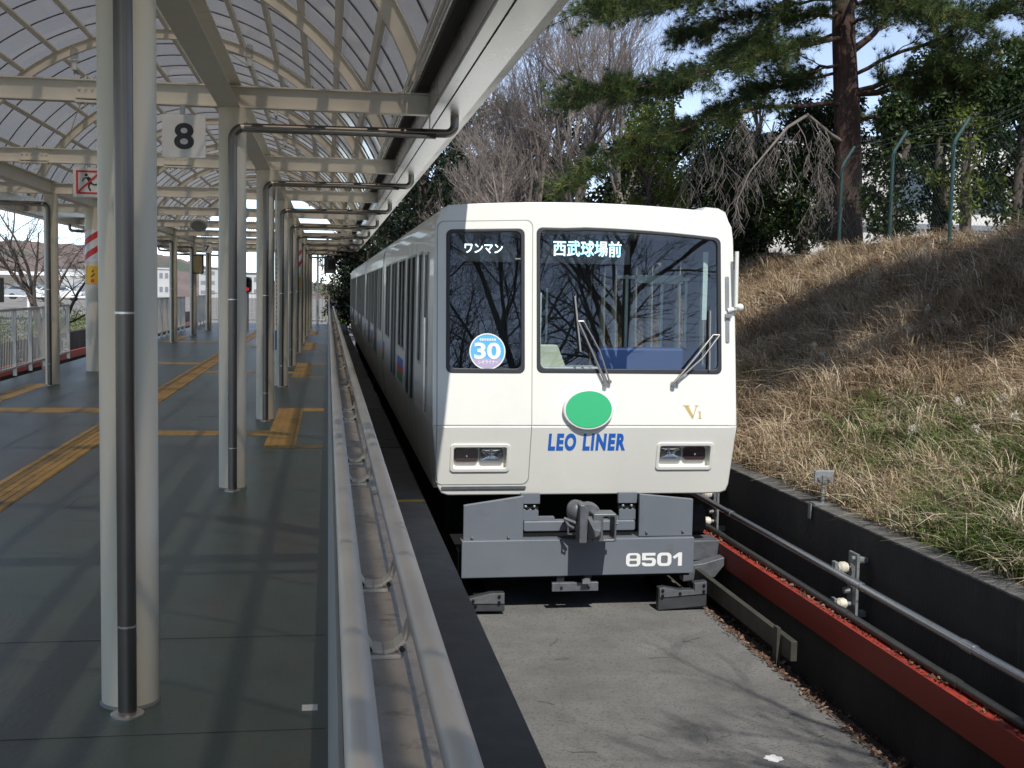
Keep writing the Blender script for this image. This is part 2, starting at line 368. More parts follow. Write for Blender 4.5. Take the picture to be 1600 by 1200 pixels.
def on_face(vf, fn, lift=0.0):
    vs, fs = vf
    m = MB(); m.add([(x, fn(x, z)+d-lift, z) for x, d, z in vs], fs); return m

def ring(x, z, ro, ri, n=40, ez=1.0):
    o = [(x+ro*math.cos(2*math.pi*k/n), z+ro*ez*math.sin(2*math.pi*k/n)) for k in range(n)]
    i = [(x+ri*math.cos(2*math.pi*k/n), z+ri*ez*math.sin(2*math.pi*k/n)) for k in range(n)]
    return o, i
def ellipse(x, z, rx, rz, n=48):
    return [(x+rx*math.cos(2*math.pi*k/n), z+rz*math.sin(2*math.pi*k/n)) for k in range(n)]

# ------------------------------------------------------------------ setting
GZ = -0.83
MB().box(-400, 400, -60, 700, -1.6, -1.2).build('ground', 'ground', kind='structure')
# station platform: floor sheet and its edges
MB().box(-5.30, 0.75, -8, 54.6, -0.30, 0.0).build('platform_floor', 'floor', kind='structure')
pb = MB(); pb.box(-5.2, 0.66, -8, 54.5, -1.3, -0.30); pb.build('platform_base', 'wall_stained', kind='structure')
MB().box(0.2905, 0.75, -8, 54.6, 0.0, 0.004).build('platform_edge_strip', 'edge_concrete', kind='structure')
rp = MB()
for y0, y1 in ((-8, 6.4), (12.3, 16.4), (22.1, 26.0), (32.0, 35.6), (42, 46)): rp.box(0.30, 0.745, y0, y1, 0.004, 0.009)  # dark rubber pads; the nearest strip paints the light falling off
rp.build('platform_edge_pad_shade', 'rubber_and_shade', kind='structure')
tp = MB()
def tile(x0, x1, y0, y1): tp.box(x0, x1, y0, y1, 0.0, 0.004)
tile(-2.64, -2.29, -8, 54)
for y0 in (12.3, 22.05, 31.85, 42.1):
    tile(-0.64, -0.32, y0, y0+4.1); tile(-2.285, -0.645, y0+1.08, y0+1.5)
    tile(-0.315, -0.04, y0, y0+0.2); tile(-0.315, -0.04, y0+3.7, y0+4.1)
    tile(-4.4, -2.645, y0+3.5, y0+4.05); tile(-4.75, -4.41, y0+3.5, y0+8.0)
tp.build('tactile_paving', 'tactile', kind='structure')
# tactile bumps as ridges in one sheet
tb = MB()
for k in range(5):
    x = -2.61+k*0.07
    tb.box(x, x+0.028, -1, 40, 0.004, 0.0085)
for y0 in (12.3, 22.05):
    for k in range(4): tb.box(-0.615+k*0.075, -0.585+k*0.075, y0+0.05, y0+4.05, 0.004, 0.0085)
tb.build('tactile_ridges', 'tactile', kind='structure')
MB().box(0.40, 0.748, 9.13, 9.22, 0.004, 0.0075).build('platform_edge_line', 'yellow_paint', kind='structure')
fl = MB()
for x0, x1, y0, y1 in ((-1.87, -1.70, 9.54, 9.56), (-1.87, -1.70, 9.06, 9.075), (-1.88, -1.87, 9.06, 9.56), (-1.70, -1.69, 9.06, 9.56), (-1.6, -1.15, 15.3, 15.33), (-1.62, -1.6, 14.9, 15.33)):
    fl.box(x0, x1, y0, y1, 0.0, 0.002)
fl.build('inspection_cover_outline', 'faint_paint', kind='structure')
fj = MB()
for y in (4.40, 5.62): fj.box(-5.2, 0.0, y, y+0.004, 0.0, 0.0012)
fj.build('floor_joint', 'seam_dark', kind='structure')
# trackway right of the platform
MB().box(0.86, 2.95, -8, 75, -1.25, GZ).build('runway', 'runway', kind='structure')
MB().box(2.95, 3.30, -8, 75, -1.25, -1.05).build('drain_channel', 'gutter_floor', kind='structure')
MB().box(0.66, 0.86, -8, 75, -1.25, -1.08).build('drain_channel_inner', 'gutter_floor', kind='structure')
# trackway left of the platform (mirrored)
MB().box(-7.5, -5.41, -8, 75, -1.25, GZ).build('runway_far', 'runway', kind='structure')

def bank_z(x, y):
    t = np.clip((x-3.84)/4.75, 0, 1)
    prof = 2.33*(0.85*t+0.15*(3*t*t-2*t**3))
    n = 0.10*np.sin(y*0.83+x*0.9)*np.sin(x*1.3-0.4*y)+0.05*np.sin(2.1*y-1.7*x)+0.10*np.sin(0.45*y+1)
    return 0.02+prof+n*np.clip((x-3.9)/1.2, 0, 1)
xs = np.concatenate([np.linspace(3.84, 10, 70), np.linspace(10.6, 70, 26)]); ys = np.concatenate([np.linspace(-26, 30, 150), np.linspace(31, 90, 30)])
X, Y = np.meshgrid(xs, ys); Z = bank_z(X, Y); n, mm = X.shape
V = np.stack([X, Y, Z], -1).reshape(-1, 3); idx = np.arange(n*mm).reshape(n, mm)
F = np.stack([idx[:-1, :-1], idx[:-1, 1:], idx[1:, 1:], idx[1:, :-1]], -1).reshape(-1, 4)
np_mesh('grass_bank', V, F, 'earth', smooth=True, kind='structure')

# far hills (left background)
def hill(name, pts, y0, depth, seed):
    rng = np.random.RandomState(seed); xs = np.linspace(pts[0][0], pts[-1][0], 260); top = np.interp(xs, [p[0] for p in pts], [p[1] for p in pts])
    rows = 26; Vv = []
    for j in range(rows):
        t = j/(rows-1); prof = math.sin(min(t, 1)*math.pi*0.5)
        zz = -1.3+(top+1.3)*prof + rng.uniform(-1, 1, len(xs))*(0.9 if 0 < j else 0)*prof
        Vv.append(np.stack([xs, np.full_like(xs, y0+t*depth)+rng.uniform(-1.5, 1.5, len(xs)), zz], -1))
    Vv = np.array(Vv); n, m, _ = Vv.shape; idx = np.arange(n*m).reshape(n, m)
    F = np.stack([idx[:-1, :-1], idx[:-1, 1:], idx[1:, 1:], idx[1:, :-1]], -1).reshape(-1, 4)
    np_mesh(name, Vv.reshape(-1, 3), F, 'hill', kind='structure')
hill('hill', [(-330, 12), (-150, 15), (-95, 14.5), (-72, 13), (-60, 12), (-50, 10), (-42, 8), (-34, 5), (-26, 3), (40, 2)], 300, 120, 3)

# ------------------------------------------------------------------ columns and canopy
def pipe_elbow(c, r, a0, a1, plane='xz', n=6):
    return [(c[0]+r*math.cos(R(a0+(a1-a0)*k/n)), c[1], c[2]+r*math.sin(R(a0+(a1-a0)*k/n))) for k in range(n+1)]
CX, CY0, SP = -0.755, 4.78, 5.11
ORD = ['nearest', 'second', 'third', 'fourth', 'fifth', 'sixth', 'seventh', 'eighth', 'ninth', 'tenth', 'eleventh']
def make_column(x, y, side, label, group):
    t = thing('canopy_column', label, 'column', (x, y, 0), group)
    s = MB(); s.tube([(x, y, 0), (x, y, 3.03)], 0.108, 40); s.build('shaft', 'column_paint', t, smooth=True)
    MB().tube([(x, y, 0), (x, y, 0.006), (x, y, 0.012)], [0.115, 0.114, 0.110], 40).build('base_seal', 'faint_paint', t, smooth=True)
    px, py = x+0.012*side, y-0.155
    zt = 2.865
    path = [(px, py, 0.0), (px, py, zt-0.09)] + pipe_elbow((px+0.09*side, py, zt-0.09), 0.09, 180 if side > 0 else 0, 90) + \
           [(x+1.68*side, py, zt+0.012)] + pipe_elbow((x+1.68*side, py, zt+0.012+0.07), 0.07, 270, 360 if side > 0 else 180) + [(x+1.75*side, py, 3.02)]
    d = MB(); d.tube(path[:8], 0.0345, 20, cap=True); dp = d.build('drain_pipe', 'stainless_dark', t, smooth=True)
    d = MB(); d.tube(path[8:10] if False else [path[7], (x+1.60*side, py, path[8][2])], 0.0335, 20, cap=True); d.build('cross_pipe', 'stainless_sunlit', dp, smooth=True)
    d = MB(); d.tube([(x+1.60*side, py, path[8][2])]+path[8:], 0.0345, 20, cap=True); d.build('pipe_riser', 'stainless_dark', dp, smooth=True)
    f = MB(); f.tube([(px, py, 0), (px, py, 0.006), (px, py, 0.014)], [0.062, 0.062, 0.045], 28); f.build('floor_flange', 'stainless', dp, smooth=True)
    for z in (0.34, 1.52): MB().tube([(px, py, z), (px, py, z+0.008)], 0.0362, 20).build('pipe_joint', 'stainless', dp, smooth=True)
    h = MB(); h.box(x+1.55*side-0.006, x+1.55*side+0.006, py-0.006, py+0.006, zt+0.03, 3.03); h.build('pipe_hanger', 'steel_paint', dp)
    return t
base = make_column(CX, CY0, 1, 'nearest cream steel canopy column with a dark stainless drainpipe in front', 'canopy columns beside the guard rail')
for k in range(1, 10):
    c = copy_tree(base); c.location = (CX, CY0+SP*k, 0)
    c['label'] = f'{ORD[k]} cream canopy column with drainpipe along the guard rail, counted from the camera'
lb = make_column(-4.35, CY0+SP*3, -1, 'nearest cream canopy column with dark drainpipe beside the grey railing', 'canopy columns on the far side of the platform')
for i, k in enumerate(range(5, 10)):
    c = copy_tree(lb); c.location = (-4.35, CY0+SP*k, 0)
    c['label'] = f'{ORD[i+1]} cream canopy column with drainpipe on the railing side, counted from the camera'

roof = thing('platform_canopy', 'cream steel barrel vaulted canopy with smoked translucent panels over the platform', 'canopy', (-2.55, 25, 3.0))
ACX, ARAD, ACZ = -2.55, 3.50, 2.10
A1 = math.acos((3.32-ACZ)/ARAD)
YB0, YB1 = -5.4, 55.2
prof = [(-0.05, 0.075), (0.05, 0.075), (0.05, 0.064), (0.005, 0.064), (0.005, -0.064), (0.05, -0.064), (0.05, -0.075), (-0.05, -0.075), (-0.05, -0.064), (-0.005, -0.064), (-0.005, 0.064), (-0.05, 0.064)]
NB = 12
ycol = [CY0+SP*(k-2) for k in range(NB)]
r = MB().sweep_arc(prof, ACX, ACZ, ARAD, -A1, A1, 40, ycol[0]).build('rib', 'steel_paint', roof)
ribs = [r]
for k in range(1, NB):
    c = r.copy(); col.objects.link(c); c.parent = roof; c.location.y += SP*k
def ibeam(m, x0, x1, y, z0, z1, wd=0.10, ft=0.011, wt=0.009):
    m.box(x0, x1, y-wd/2, y+wd/2, z0, z0+ft); m.box(x0, x1, y-wd/2, y+wd/2, z1-ft, z1); m.box(x0+0.001, x1-0.001, y-wt/2, y+wt/2, z0+ft, z1-ft)
b = MB(); ibeam(b, -5.92, 0.80, ycol[0], 3.035, 3.205)
for xc in (-1.78, -3.42):
    b.box(xc-0.16, xc+0.16, ycol[0]-0.058, ycol[0]-0.0055, 3.055, 3.065); b.box(xc-0.16, xc+0.16, ycol[0]-0.0125, ycol[0]-0.0045, 3.06, 3.18)
    b.box(xc-0.16, xc+0.16, ycol[0]-0.055, ycol[0]+0.055, 3.025, 3.034)
    for q in range(6):
        xq = xc-0.135+q*0.05+(0.02 if q > 2 else 0)
        b.tube([(xq, ycol[0]-0.028, 3.135), (xq, ycol[0]-0.012, 3.135)], 0.011, 6); b.tube([(xq, ycol[0]-0.03, 3.0), (xq, ycol[0]-0.03, 3.026)], 0.010, 6)
        b.tube([(xq, ycol[0]-0.03, 3.204), (xq, ycol[0]-0.03, 3.226)], 0.010, 6)
bo = b.build('cross_beam', 'steel_paint', roof)
for k in range(1, NB):
    c = bo.copy(); col.objects.link(c); c.parent = roof; c.location.y += SP*k
for xc in (CX-0.02, -4.35):
    m = MB(); z0, z1 = 3.04, 3.23
    m.box(xc-0.085, xc+0.085, YB0, YB1, 3.031, 3.0345); m.box(xc-0.085, xc+0.085, YB0, YB1, z1-0.012, z1); m.box(xc-0.006, xc+0.006, YB0, YB1, 3.0345, z1-0.012)
    m.build('long_beam', 'steel_paint', roof)
NP = 15
for k in range(NP):
    a = -A1+2*A1*(k+0.35)/(NP-0.3)
    rr = ARAD+0.075+0.0315
    px, pz = ACX+rr*math.sin(a), ACZ+rr*math.cos(a); ux, uz = math.cos(a), -math.sin(a); nx, nz = math.sin(a), math.cos(a)
    pl = [(px+ux*u+nx*v, pz+uz*u+nz*v) for u, v in ((-0.034, -0.03), (0.034, -0.03), (0.034, 0.03), (0.026, 0.03), (0.026, -0.022), (-0.026, -0.022), (-0.026, 0.03), (-0.034, 0.03))]
    MB().prism(pl, YB0, YB1).build('purlin', 'steel_paint', roof)
RP = ARAD+0.075+0.066
pn = MB(); n = 48
for yy in (YB0, YB1):
    for i in range(n+1):
        a = -A1-0.03+(2*A1+0.06)*i/n; pn.v.append((ACX+RP*math.sin(a), yy, ACZ+RP*math.cos(a)))
for i in range(n): pn.f.append((i, i+1, n+1+i+1, n+1+i))
pn.build('roof_panel', 'polycarb', roof, smooth='all')
sm = MB(); y = YB0+0.4
while y < YB1:
    sm.sweep_arc([(-0.011, 0.003), (0.011, 0.003), (0.011, -0.012), (-0.011, -0.012)], ACX, ACZ, RP, -A1, A1, 32, y); y += SP/5
sm.build('panel_seam', 'seam_dark', roof)
g = MB()
g.box(0.802, 0.876, YB0, YB1, 3.02, 3.045); g.box(0.884, 1.07, YB0, YB1, 3.012, 3.04)
g.prism([(1.07, 3.012), (1.165, 3.06), (1.165, 3.34), (1.15, 3.34), (1.15, 3.07), (1.07, 3.03)], YB0, YB1)
g.box(0.795, 0.805, YB0, YB1, 3.0455, 3.34)
g.build('gutter', 'stainless', roof)
MB().box(0.874, 0.886, YB0, YB1, 3.03, 3.05).build('gutter_joint', 'ink', roof)
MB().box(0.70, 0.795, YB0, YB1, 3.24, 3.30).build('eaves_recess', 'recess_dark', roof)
cdm = MB(); cdm.tube([(0.66, YB0, 3.23), (0.66, YB1, 3.23)], 0.018, 10); cdm.tube([(0.615, YB0, 3.25), (0.615, YB1, 3.25)], 0.014, 10)
cdm.build('conduit', 'stainless', roof, smooth=True)
gl = MB(); gl.box(-6.0, -5.92, YB0, YB1, 3.02, 3.3); gl.box(-6.25, -6.0, YB0, YB1, 3.012, 3.04); gl.build('gutter', 'stainless', roof)
# diagonal braces of the vault
for k in range(2, NB-1, 3):
    m = MB(); y = ycol[k]
    for sgn in (-1, 1):
        p = [(ACX+(ARAD+0.02)*math.sin(a), y+SP*(i/10), ACZ+(ARAD+0.02)*math.cos(a)) for i, a in enumerate(np.linspace(0.15*sgn, 0.8*sgn, 11))]
        m.tube(p, 0.008, 6)
    m.build('wind_brace', 'steel_paint', roof)

# lamps, disc and signs hung under the canopy
def canopy_lamp(x, y, z, label):
    t = thing('canopy_lamp', label, 'lamp', (x, y, z), 'globe lamps on the canopy ribs')
    g = MB(); prof_ = [(0.0, 0.36), (0.03, 0.355), (0.055, 0.33), (0.062, 0.28), (0.062, 0.19), (0.058, 0.17)]
    g.tube([(x, y, z+h) for r_, h in prof_], [max(r_, 0.002) for r_, h in prof_], 20, cap=False); g.build('globe', 'globe', t, smooth='all')
    MB().tube([(x, y, z+0.155), (x, y, z+0.17), (x, y, z+0.172)], [0.072, 0.072, 0.05], 20).build('collar', 'white_paint', t, smooth=True)
    MB().tube([(x, y, z+0.02), (x, y, z+0.155)], [0.042, 0.046], 16).build('neck', 'white_paint', t, smooth=True)
    m = MB(); m.box(x-0.02, x+0.02, y-0.03, y+0.30, z, z+0.02); m.box(x-0.012, x+0.012, y-0.012, y+0.012, z-0.05, z); m.build('bracket', 'galv', t)
    return t
cl = canopy_lamp(-1.25, CY0+SP*3-0.35, 5.08, 'clear globe lamp on the canopy rib nearest the camera')
for i, (k, x) in enumerate(((4, -1.05), (5, -1.05))):
    c = copy_tree(cl); c.location = (x, CY0+SP*k-0.35, 5.02); c['label'] = f'clear globe lamp on the canopy, {["second","third"][i]} of three going away'
for i, (k, x) in enumerate(((3, -3.9), (4, -3.9))):
    c = copy_tree(cl); c.location = (x, CY0+SP*k-0.35, 4.9); c['label'] = ['globe lamp on the left flank of the vault above the no running sign', 'globe lamp on the left flank of the vault, farther away'][i]
t = thing('disc_lamp', 'round grey disc light hanging below the canopy beams', 'lamp', (-3.1, 30.1, 2.95))
def tilted(d, c=(-3.1, 30.1, 3.08)): return (c[0], c[1]-0.70*d, c[2]-0.71*d)
MB().tube([tilted(0.03), tilted(0.0), tilted(-0.04)], [0.17, 0.21, 0.20], 36).build('rim', 'white_paint', t, smooth=True)
MB().tube([tilted(0.034), tilted(0.031)], [0.168, 0.168], 36).build('diffuser', 'sheet_grey', t, smooth=True)
MB().tube([(-3.1, 30.13, 3.10), (-3.1, 30.13, 3.7)], 0.012, 8).build('stem', 'white_paint', t)

def number_sign(x0, x1, y, z0, z1, txt, label):
    t = thing('number_sign', label, 'sign', ((x0+x1)/2, y, z1))
    on_face(plate(rrect(x0, x1, z0, z1, 0.006, 2), thick=0.012), lambda x, z: y).build('panel', 'sign_white', t)
    w_, h_ = x1-x0, z1-z0; cx = (x0+x1)/2
    on_face(letters(txt, cx-w_*0.225, cx+w_*0.235, z0+h_*0.19, z0+h_*0.81, 0.022), lambda x, z: y, 0.003).build('numeral', 'ink', t)
    for xx in (cx-0.01, ): MB().box(xx-0.02, xx+0.02, y+0.0, y+0.012, z1, 3.034).build('hanger', 'galv', t)
number_sign(-1.285, -0.955, 9.80, 2.625, 2.955, '8', 'white square sign with black numeral 8 hanging from beam')
number_sign(-4.06, -3.74, 40.45, 2.69, 2.985, '7', 'small distant white square sign with black numeral 7')

t = thing('no_running_sign', 'white no running sign with red border and slash, hung left of the nearest column', 'sign', (-2.78, 14.85, 2.98))
sx0, sx1, sz0, sz1, sy = -2.96, -2.60, 2.64, 2.985, 14.85
on_face(plate(rrect(sx0, sx1, sz0, sz1, 0.008, 2), thick=0.012), lambda x, z: sy).build('panel', 'sign_white', t)
rd = on_face(plate(rrect(sx0+0.035, sx1-0.035, sz0+0.035, sz1-0.035, 0.005, 2), [rrect(sx0+0.058, sx1-0.058, sz0+0.058, sz1-0.058, 0.004, 2)], thick=0.004), lambda x, z: sy, 0.004)
rd.build('red_border', 'red', t)
fx = (sx0+sx1)/2; fz = (sz0+sz1)/2
mn = MB(); yy = sy-0.003
def stroke(pts, wd): 
    for p, q in zip(pts[:-1], pts[1:]): mn.bar((p[0], yy, p[1]), (q[0], yy, q[1]), 0.004, wd, (0, 1, 0)) if False else mn.bar((p[0], yy, p[1]), (q[0], yy, q[1]), wd, 0.004, (0, 1, 0))
mn.add(*[(lambda vf: ([(x, yy-0.002+d, z) for x, d, z in vf[0]], vf[1]))(plate(ellipse(fx-0.03, fz+0.085, 0.018, 0.018, 14), thick=0.004))][0])
stroke([(fx-0.015, fz+0.06), (fx+0.02, fz-0.01)], 0.034); stroke([(fx+0.02, fz-0.01), (fx+0.065, fz-0.03), (fx+0.09, fz-0.02)], 0.018)
stroke([(fx+0.01, fz-0.01), (fx-0.005, fz-0.055), (fx+0.02, fz-0.10)], 0.018); stroke([(fx-0.01, fz+0.055), (fx-0.055, fz+0.045), (fx-0.075, fz+0.01)], 0.013)
stroke([(fx-0.005, fz+0.055), (fx+0.045, fz+0.03), (fx+0.07, fz+0.055)], 0.013)
mn.build('runner_symbol', 'ink', t)
sl = MB(); sl.bar((sx0+0.05, sy-0.006, sz0+0.05), (sx1-0.05, sy-0.006, sz1-0.05), 0.022, 0.004, (0, 1, 0)); sl.build('red_slash', 'red', t)
MB().box(fx-0.02, fx+0.02, sy, sy+0.012, sz1, 3.034).build('hanger', 'galv', t)

def hazard_wrap(x, y, rr, label, z0=1.55, full=True):
    t = thing('hazard_band', label, 'sign', (x, y, z0))
    w_ = MB(); w_.tube([(x, y, z0+0.42), (x, y, z0+1.0)], rr+0.004, 40, cap=False); w_.build('white_band', 'sign_white', t, smooth=True)
    s = MB(); n = 18
    for q in range(3):
        zz = z0+0.36+q*0.27
        b0 = len(s.v)
        for i in range(n+1):
            a = math.pi+math.pi*i/n
            for dz in (0, 0.12):
                zt = min(max(zz+dz+0.34*(i/n), z0+0.42), z0+1.0)
                s.v.append((x+(rr+0.007)*math.cos(a), y+(rr+0.007)*math.sin(a), zt))
        for i in range(n): s.f.append((b0+2*i, b0+2*i+2, b0+2*i+3, b0+2*i+1))
    s.build('red_stripe', 'red', t, fix=False)
    p = MB(); b0 = 0
    for i in range(9):
        a = math.pi*1.5+(i/8-0.5)*1.7
        for zz in (z0, z0+0.33): p.v.append((x+(rr+0.010)*math.cos(a), y+(rr+0.010)*math.sin(a), zz))
    for i in range(8): p.f.append((2*i, 2*i+2, 2*i+3, 2*i+1))
    pp = p.build('yellow_plate', 'sign_yellow', t, fix=False)
    q = MB(); q.bar((x-0.03, y-rr-0.014, z0+0.13), (x+0.04, y-rr-0.014, z0+0.19), 0.02, 0.006, (0, 1, 0)); q.bar((x-0.01, y-rr-0.014, z0+0.22), (x+0.02, y-rr-0.014, z0+0.26), 0.02, 0.006, (0, 1, 0)); q.build('hand_symbol', 'ink', pp)
    q = MB(); q.box(x-0.03, x+0.03, y-rr-0.016, y-rr-0.011, z0+0.03, z0+0.09); q.build('button_symbol', 'red', pp)
t = thing('pillar', 'thick cream pillar wrapped in red and white stripes, left of the nearest column', 'pillar', (-4.30, 23.4, 0))
MB().tube([(-4.30, 23.4, 0), (-4.30, 23.4, 3.03)], 0.16, 40).build('shaft', 'column_paint', t, smooth=True)
hazard_wrap(-4.30, 23.4, 0.16, 'red and white hazard band with yellow plate on the left pillar', z0=1.62)
hazard_wrap(CX, CY0+SP*5, 0.108, 'red and white hazard band with yellow plate on a column by the guard rail', z0=1.55)

t = thing('name_board', 'tall narrow white name board with red mark and blue foot on a column', 'sign', (-0.63, 15.0, 1.9))
bx, by = -0.632, 14.93
MB().box(bx, bx+0.012, by-0.02, by+0.16, 1.0, 2.85).build('panel', 'sign_white', t)
MB().box(bx-0.002, bx+0.014, by-0.022, by+0.162, 0.86, 1.10).build('blue_foot', 'sign_blue', t)
m = MB(); m.tube([(bx-0.004, by+0.06, 2.05), (bx+0.016, by+0.06, 2.05)], 0.05, 20); m.build('red_mark', 'red', t)
m = MB(); rnd = random.Random(2)
for q in range(16): m.box(bx-0.003, bx+0.015, by+0.02, by+0.11, 1.16+q*0.052, 1.16+q*0.052+0.02+0.012*rnd.random())
m.build('text_marks', 'ink', t)

# ------------------------------------------------------------------ guard rail between platform and train
gr = thing('guard_rail', 'long low guard of two thick cream pipes over a dusty concrete plinth', 'guard rail', (0.13, 25, 0))
YG0, YG1 = -2.0, 52.0
p = MB(); p.prism([(0.040, 0.0), (0.29, 0.0), (0.29, 0.52), (0.200, 0.52), (0.200, 0.69), (0.040, 0.69)], YG0, YG1); p.build('plinth', 'barrier_dust', gr)
s = MB(); s.prism([(0.010, 0.0), (0.0165, 0.0), (0.036, 0.72), (0.026, 0.72)], YG0, YG1); so_ = s.build('side_sheet', 'sheet_grey', gr)
for xc, rr in ((0.068, 0.034), (0.242, 0.034)):
    for (a, b_) in ((YG0, 9.40), (9.41, 20.0), (20.01, 32), (32.01, YG1)):
        MB().tube([(xc, a, 0.79), (xc, b_, 0.79)], rr, 26).build('pipe', 'pipe_cream', gr, smooth=True)
def ubracket(y):
    m = MB(); pts = [(0.096, 0.78), (0.101, 0.735), (0.116, 0.712), (0.145, 0.706), (0.176, 0.712), (0.200, 0.735), (0.214, 0.78)]
    for p_, q_ in zip(pts[:-1], pts[1:]): m.bar((p_[0], y, p_[1]), (q_[0], y, q_[1]), 0.075, 0.012, (0, 0, 1) if abs(q_[0]-p_[0]) > 0.01 else (1, 0, 0))
    m.box(0.10, 0.19, y-0.045, y+0.045, 0.69, 0.702)
    return m
ub = ubracket(3.05).build('bracket', 'pipe_cream', gr, bevel=0.004)
yy = 3.05; first = True; bys = []
while yy < 50:
    bys += [yy, yy+0.68]; yy += 2.72
for y in bys[1:]:
    c = ub.copy(); col.objects.link(c); c.parent = gr; c.location.y += y-3.05
bl = MB()
for y in bys:
    for xx in (0.109, 0.192): bl.tube([(xx, y-0.048, 0.716), (xx, y-0.036, 0.716)], 0.008, 6)
bl.build('bolts', 'ink', gr)
tagd(MB().box(-0.09, -0.03, 4.6, 4.66, 0.0, 0.003).build('paper_scrap', 'white_paint'), 'small torn white paper scrap on the floor near the guard rail', 'scrap')

# ------------------------------------------------------------------ train
XL, XR, XC = 0.81, 3.28, 2.045
def fy(x, z):
    return 9.30+(0.12*(z-0.57) if z > 0.57 else 0.22*(0.57-z))
tr = thing('train', 'cream people mover train with LEO LINER lettering and round cornered windscreens', 'train', (XC, 9.4, GZ))
def crown(x): return 2.345-0.052*((x-XC)/1.15)**2
top_pts = [(3.28, 0.57), (3.275, 1.4), (3.262, 2.08), (3.25, 2.18), (3.21, 2.255), (3.15, crown(3.15))] + [(3.15-2.22*k/16, crown(3.15-2.22*k/16)) for k in range(1, 16)] + [(0.93, crown(0.93)), (0.87, 2.25), (0.835, 2.17), (0.825, 2.08), (0.812, 1.4), (0.81, 0.57)]
lw = rrect(0.925, 1.53, 0.995, 2.095, 0.045, 5, top=lambda x: 0.022*(x-0.9)/0.6)
rw = rrect(1.645, 3.145, 1.0, 2.075, 0.045, 5, top=lambda x: 0.065-0.06*((x-1.95)/1.2)**2 if x > 1.95 else 0.055)
NSEG = 14
def dens(pl, step=0.09):
    o = []
    for a, b_ in zip(pl, pl[1:]+pl[:1]):
        n = max(1, int(math.hypot(b_[0]-a[0], b_[1]-a[1])/step)); o += [(a[0]+(b_[0]-a[0])*k/n, a[1]+(b_[1]-a[1])*k/n) for k in range(n)]
    return o
on_face(plate(dens(top_pts), [lw, rw], 0.05, 0.012), fy).build('upper_front', 'train_cream', tr, smooth=True)
lhr = (0.985, 1.405, 0.225, 0.395); rhr = (2.655, 3.075, 0.235, 0.405)
lh = rrect(*lhr, 0.015, 3); rh = rrect(*rhr, 0.015, 3)
low_pts = [(0.81, 0.57), (0.862, 0.08), (0.895, 0.02), (0.95, 0.0)] + [(0.95+2.25*k/14, 0.0) for k in range(1, 14)] + [(3.20, 0.005), (3.245, 0.025), (3.262, 0.08), (3.28, 0.57)]
on_face(plate(dens(low_pts), [lh, rh], 0.05, 0.012), fy).build('lower_front', 'train_cream', tr, smooth=True)
# hood: sides and roof running back from the front plate
hd = MB()
def strip(pl):
    b = len(hd.v)
    for x, z in pl: hd.v += [(x, fy(x, z)+0.035, z), (x, 9.85, z)]
    for i in range(len(pl)-1): hd.f.append((b+2*i, b+2*i+1, b+2*i+3, b+2*i+2))
strip(dens(top_pts)[:-1]+[top_pts[-1]]); strip([(0.81, 0.57), (0.862, 0.08), (0.895, 0.02), (0.95, 0.0), (3.20, 0.005), (3.245, 0.025), (3.262, 0.08), (3.28, 0.57)])
hd.build('front_hood', 'train_side', tr, smooth=True)

def xside(s, z):
    if s < 0: return 0.81+(0.015*(z-0.57)/1.5 if z > 0.57 else 0.052*(0.57-z)/0.5)
    return 3.28-(0.02*(z-0.57)/1.5 if z > 0.57 else 0.02*(0.57-z)/0.5)
def side_wall(m, s, y0, y1, wins, f0=0.0, f1=0.045):
    ye = sorted(set([y0, y1]+[v for w_ in wins for v in w_[:2]])); ze = sorted(set([0.0, 0.57, 2.09]+[v for w_ in wins for v in w_[2:]]))
    for a, b_ in zip(ye[:-1], ye[1:]):
        for c, d in zip(ze[:-1], ze[1:]):
            ym, zm = (a+b_)/2, (c+d)/2
            if any(w_[0] < ym < w_[1] and w_[2] < zm < w_[3] for w_ in wins): continue
            vs = []
            for yv in (a, b_):
                for zv in (c, d): vs += [(xside(s, zv)-s*f0, yv, zv), (xside(s, zv)-s*f1, yv, zv)]
            m.add(vs, [(0, 2, 6, 4), (1, 5, 7, 3), (0, 1, 3, 2), (4, 6, 7, 5), (0, 4, 5, 1), (2, 3, 7, 6)])
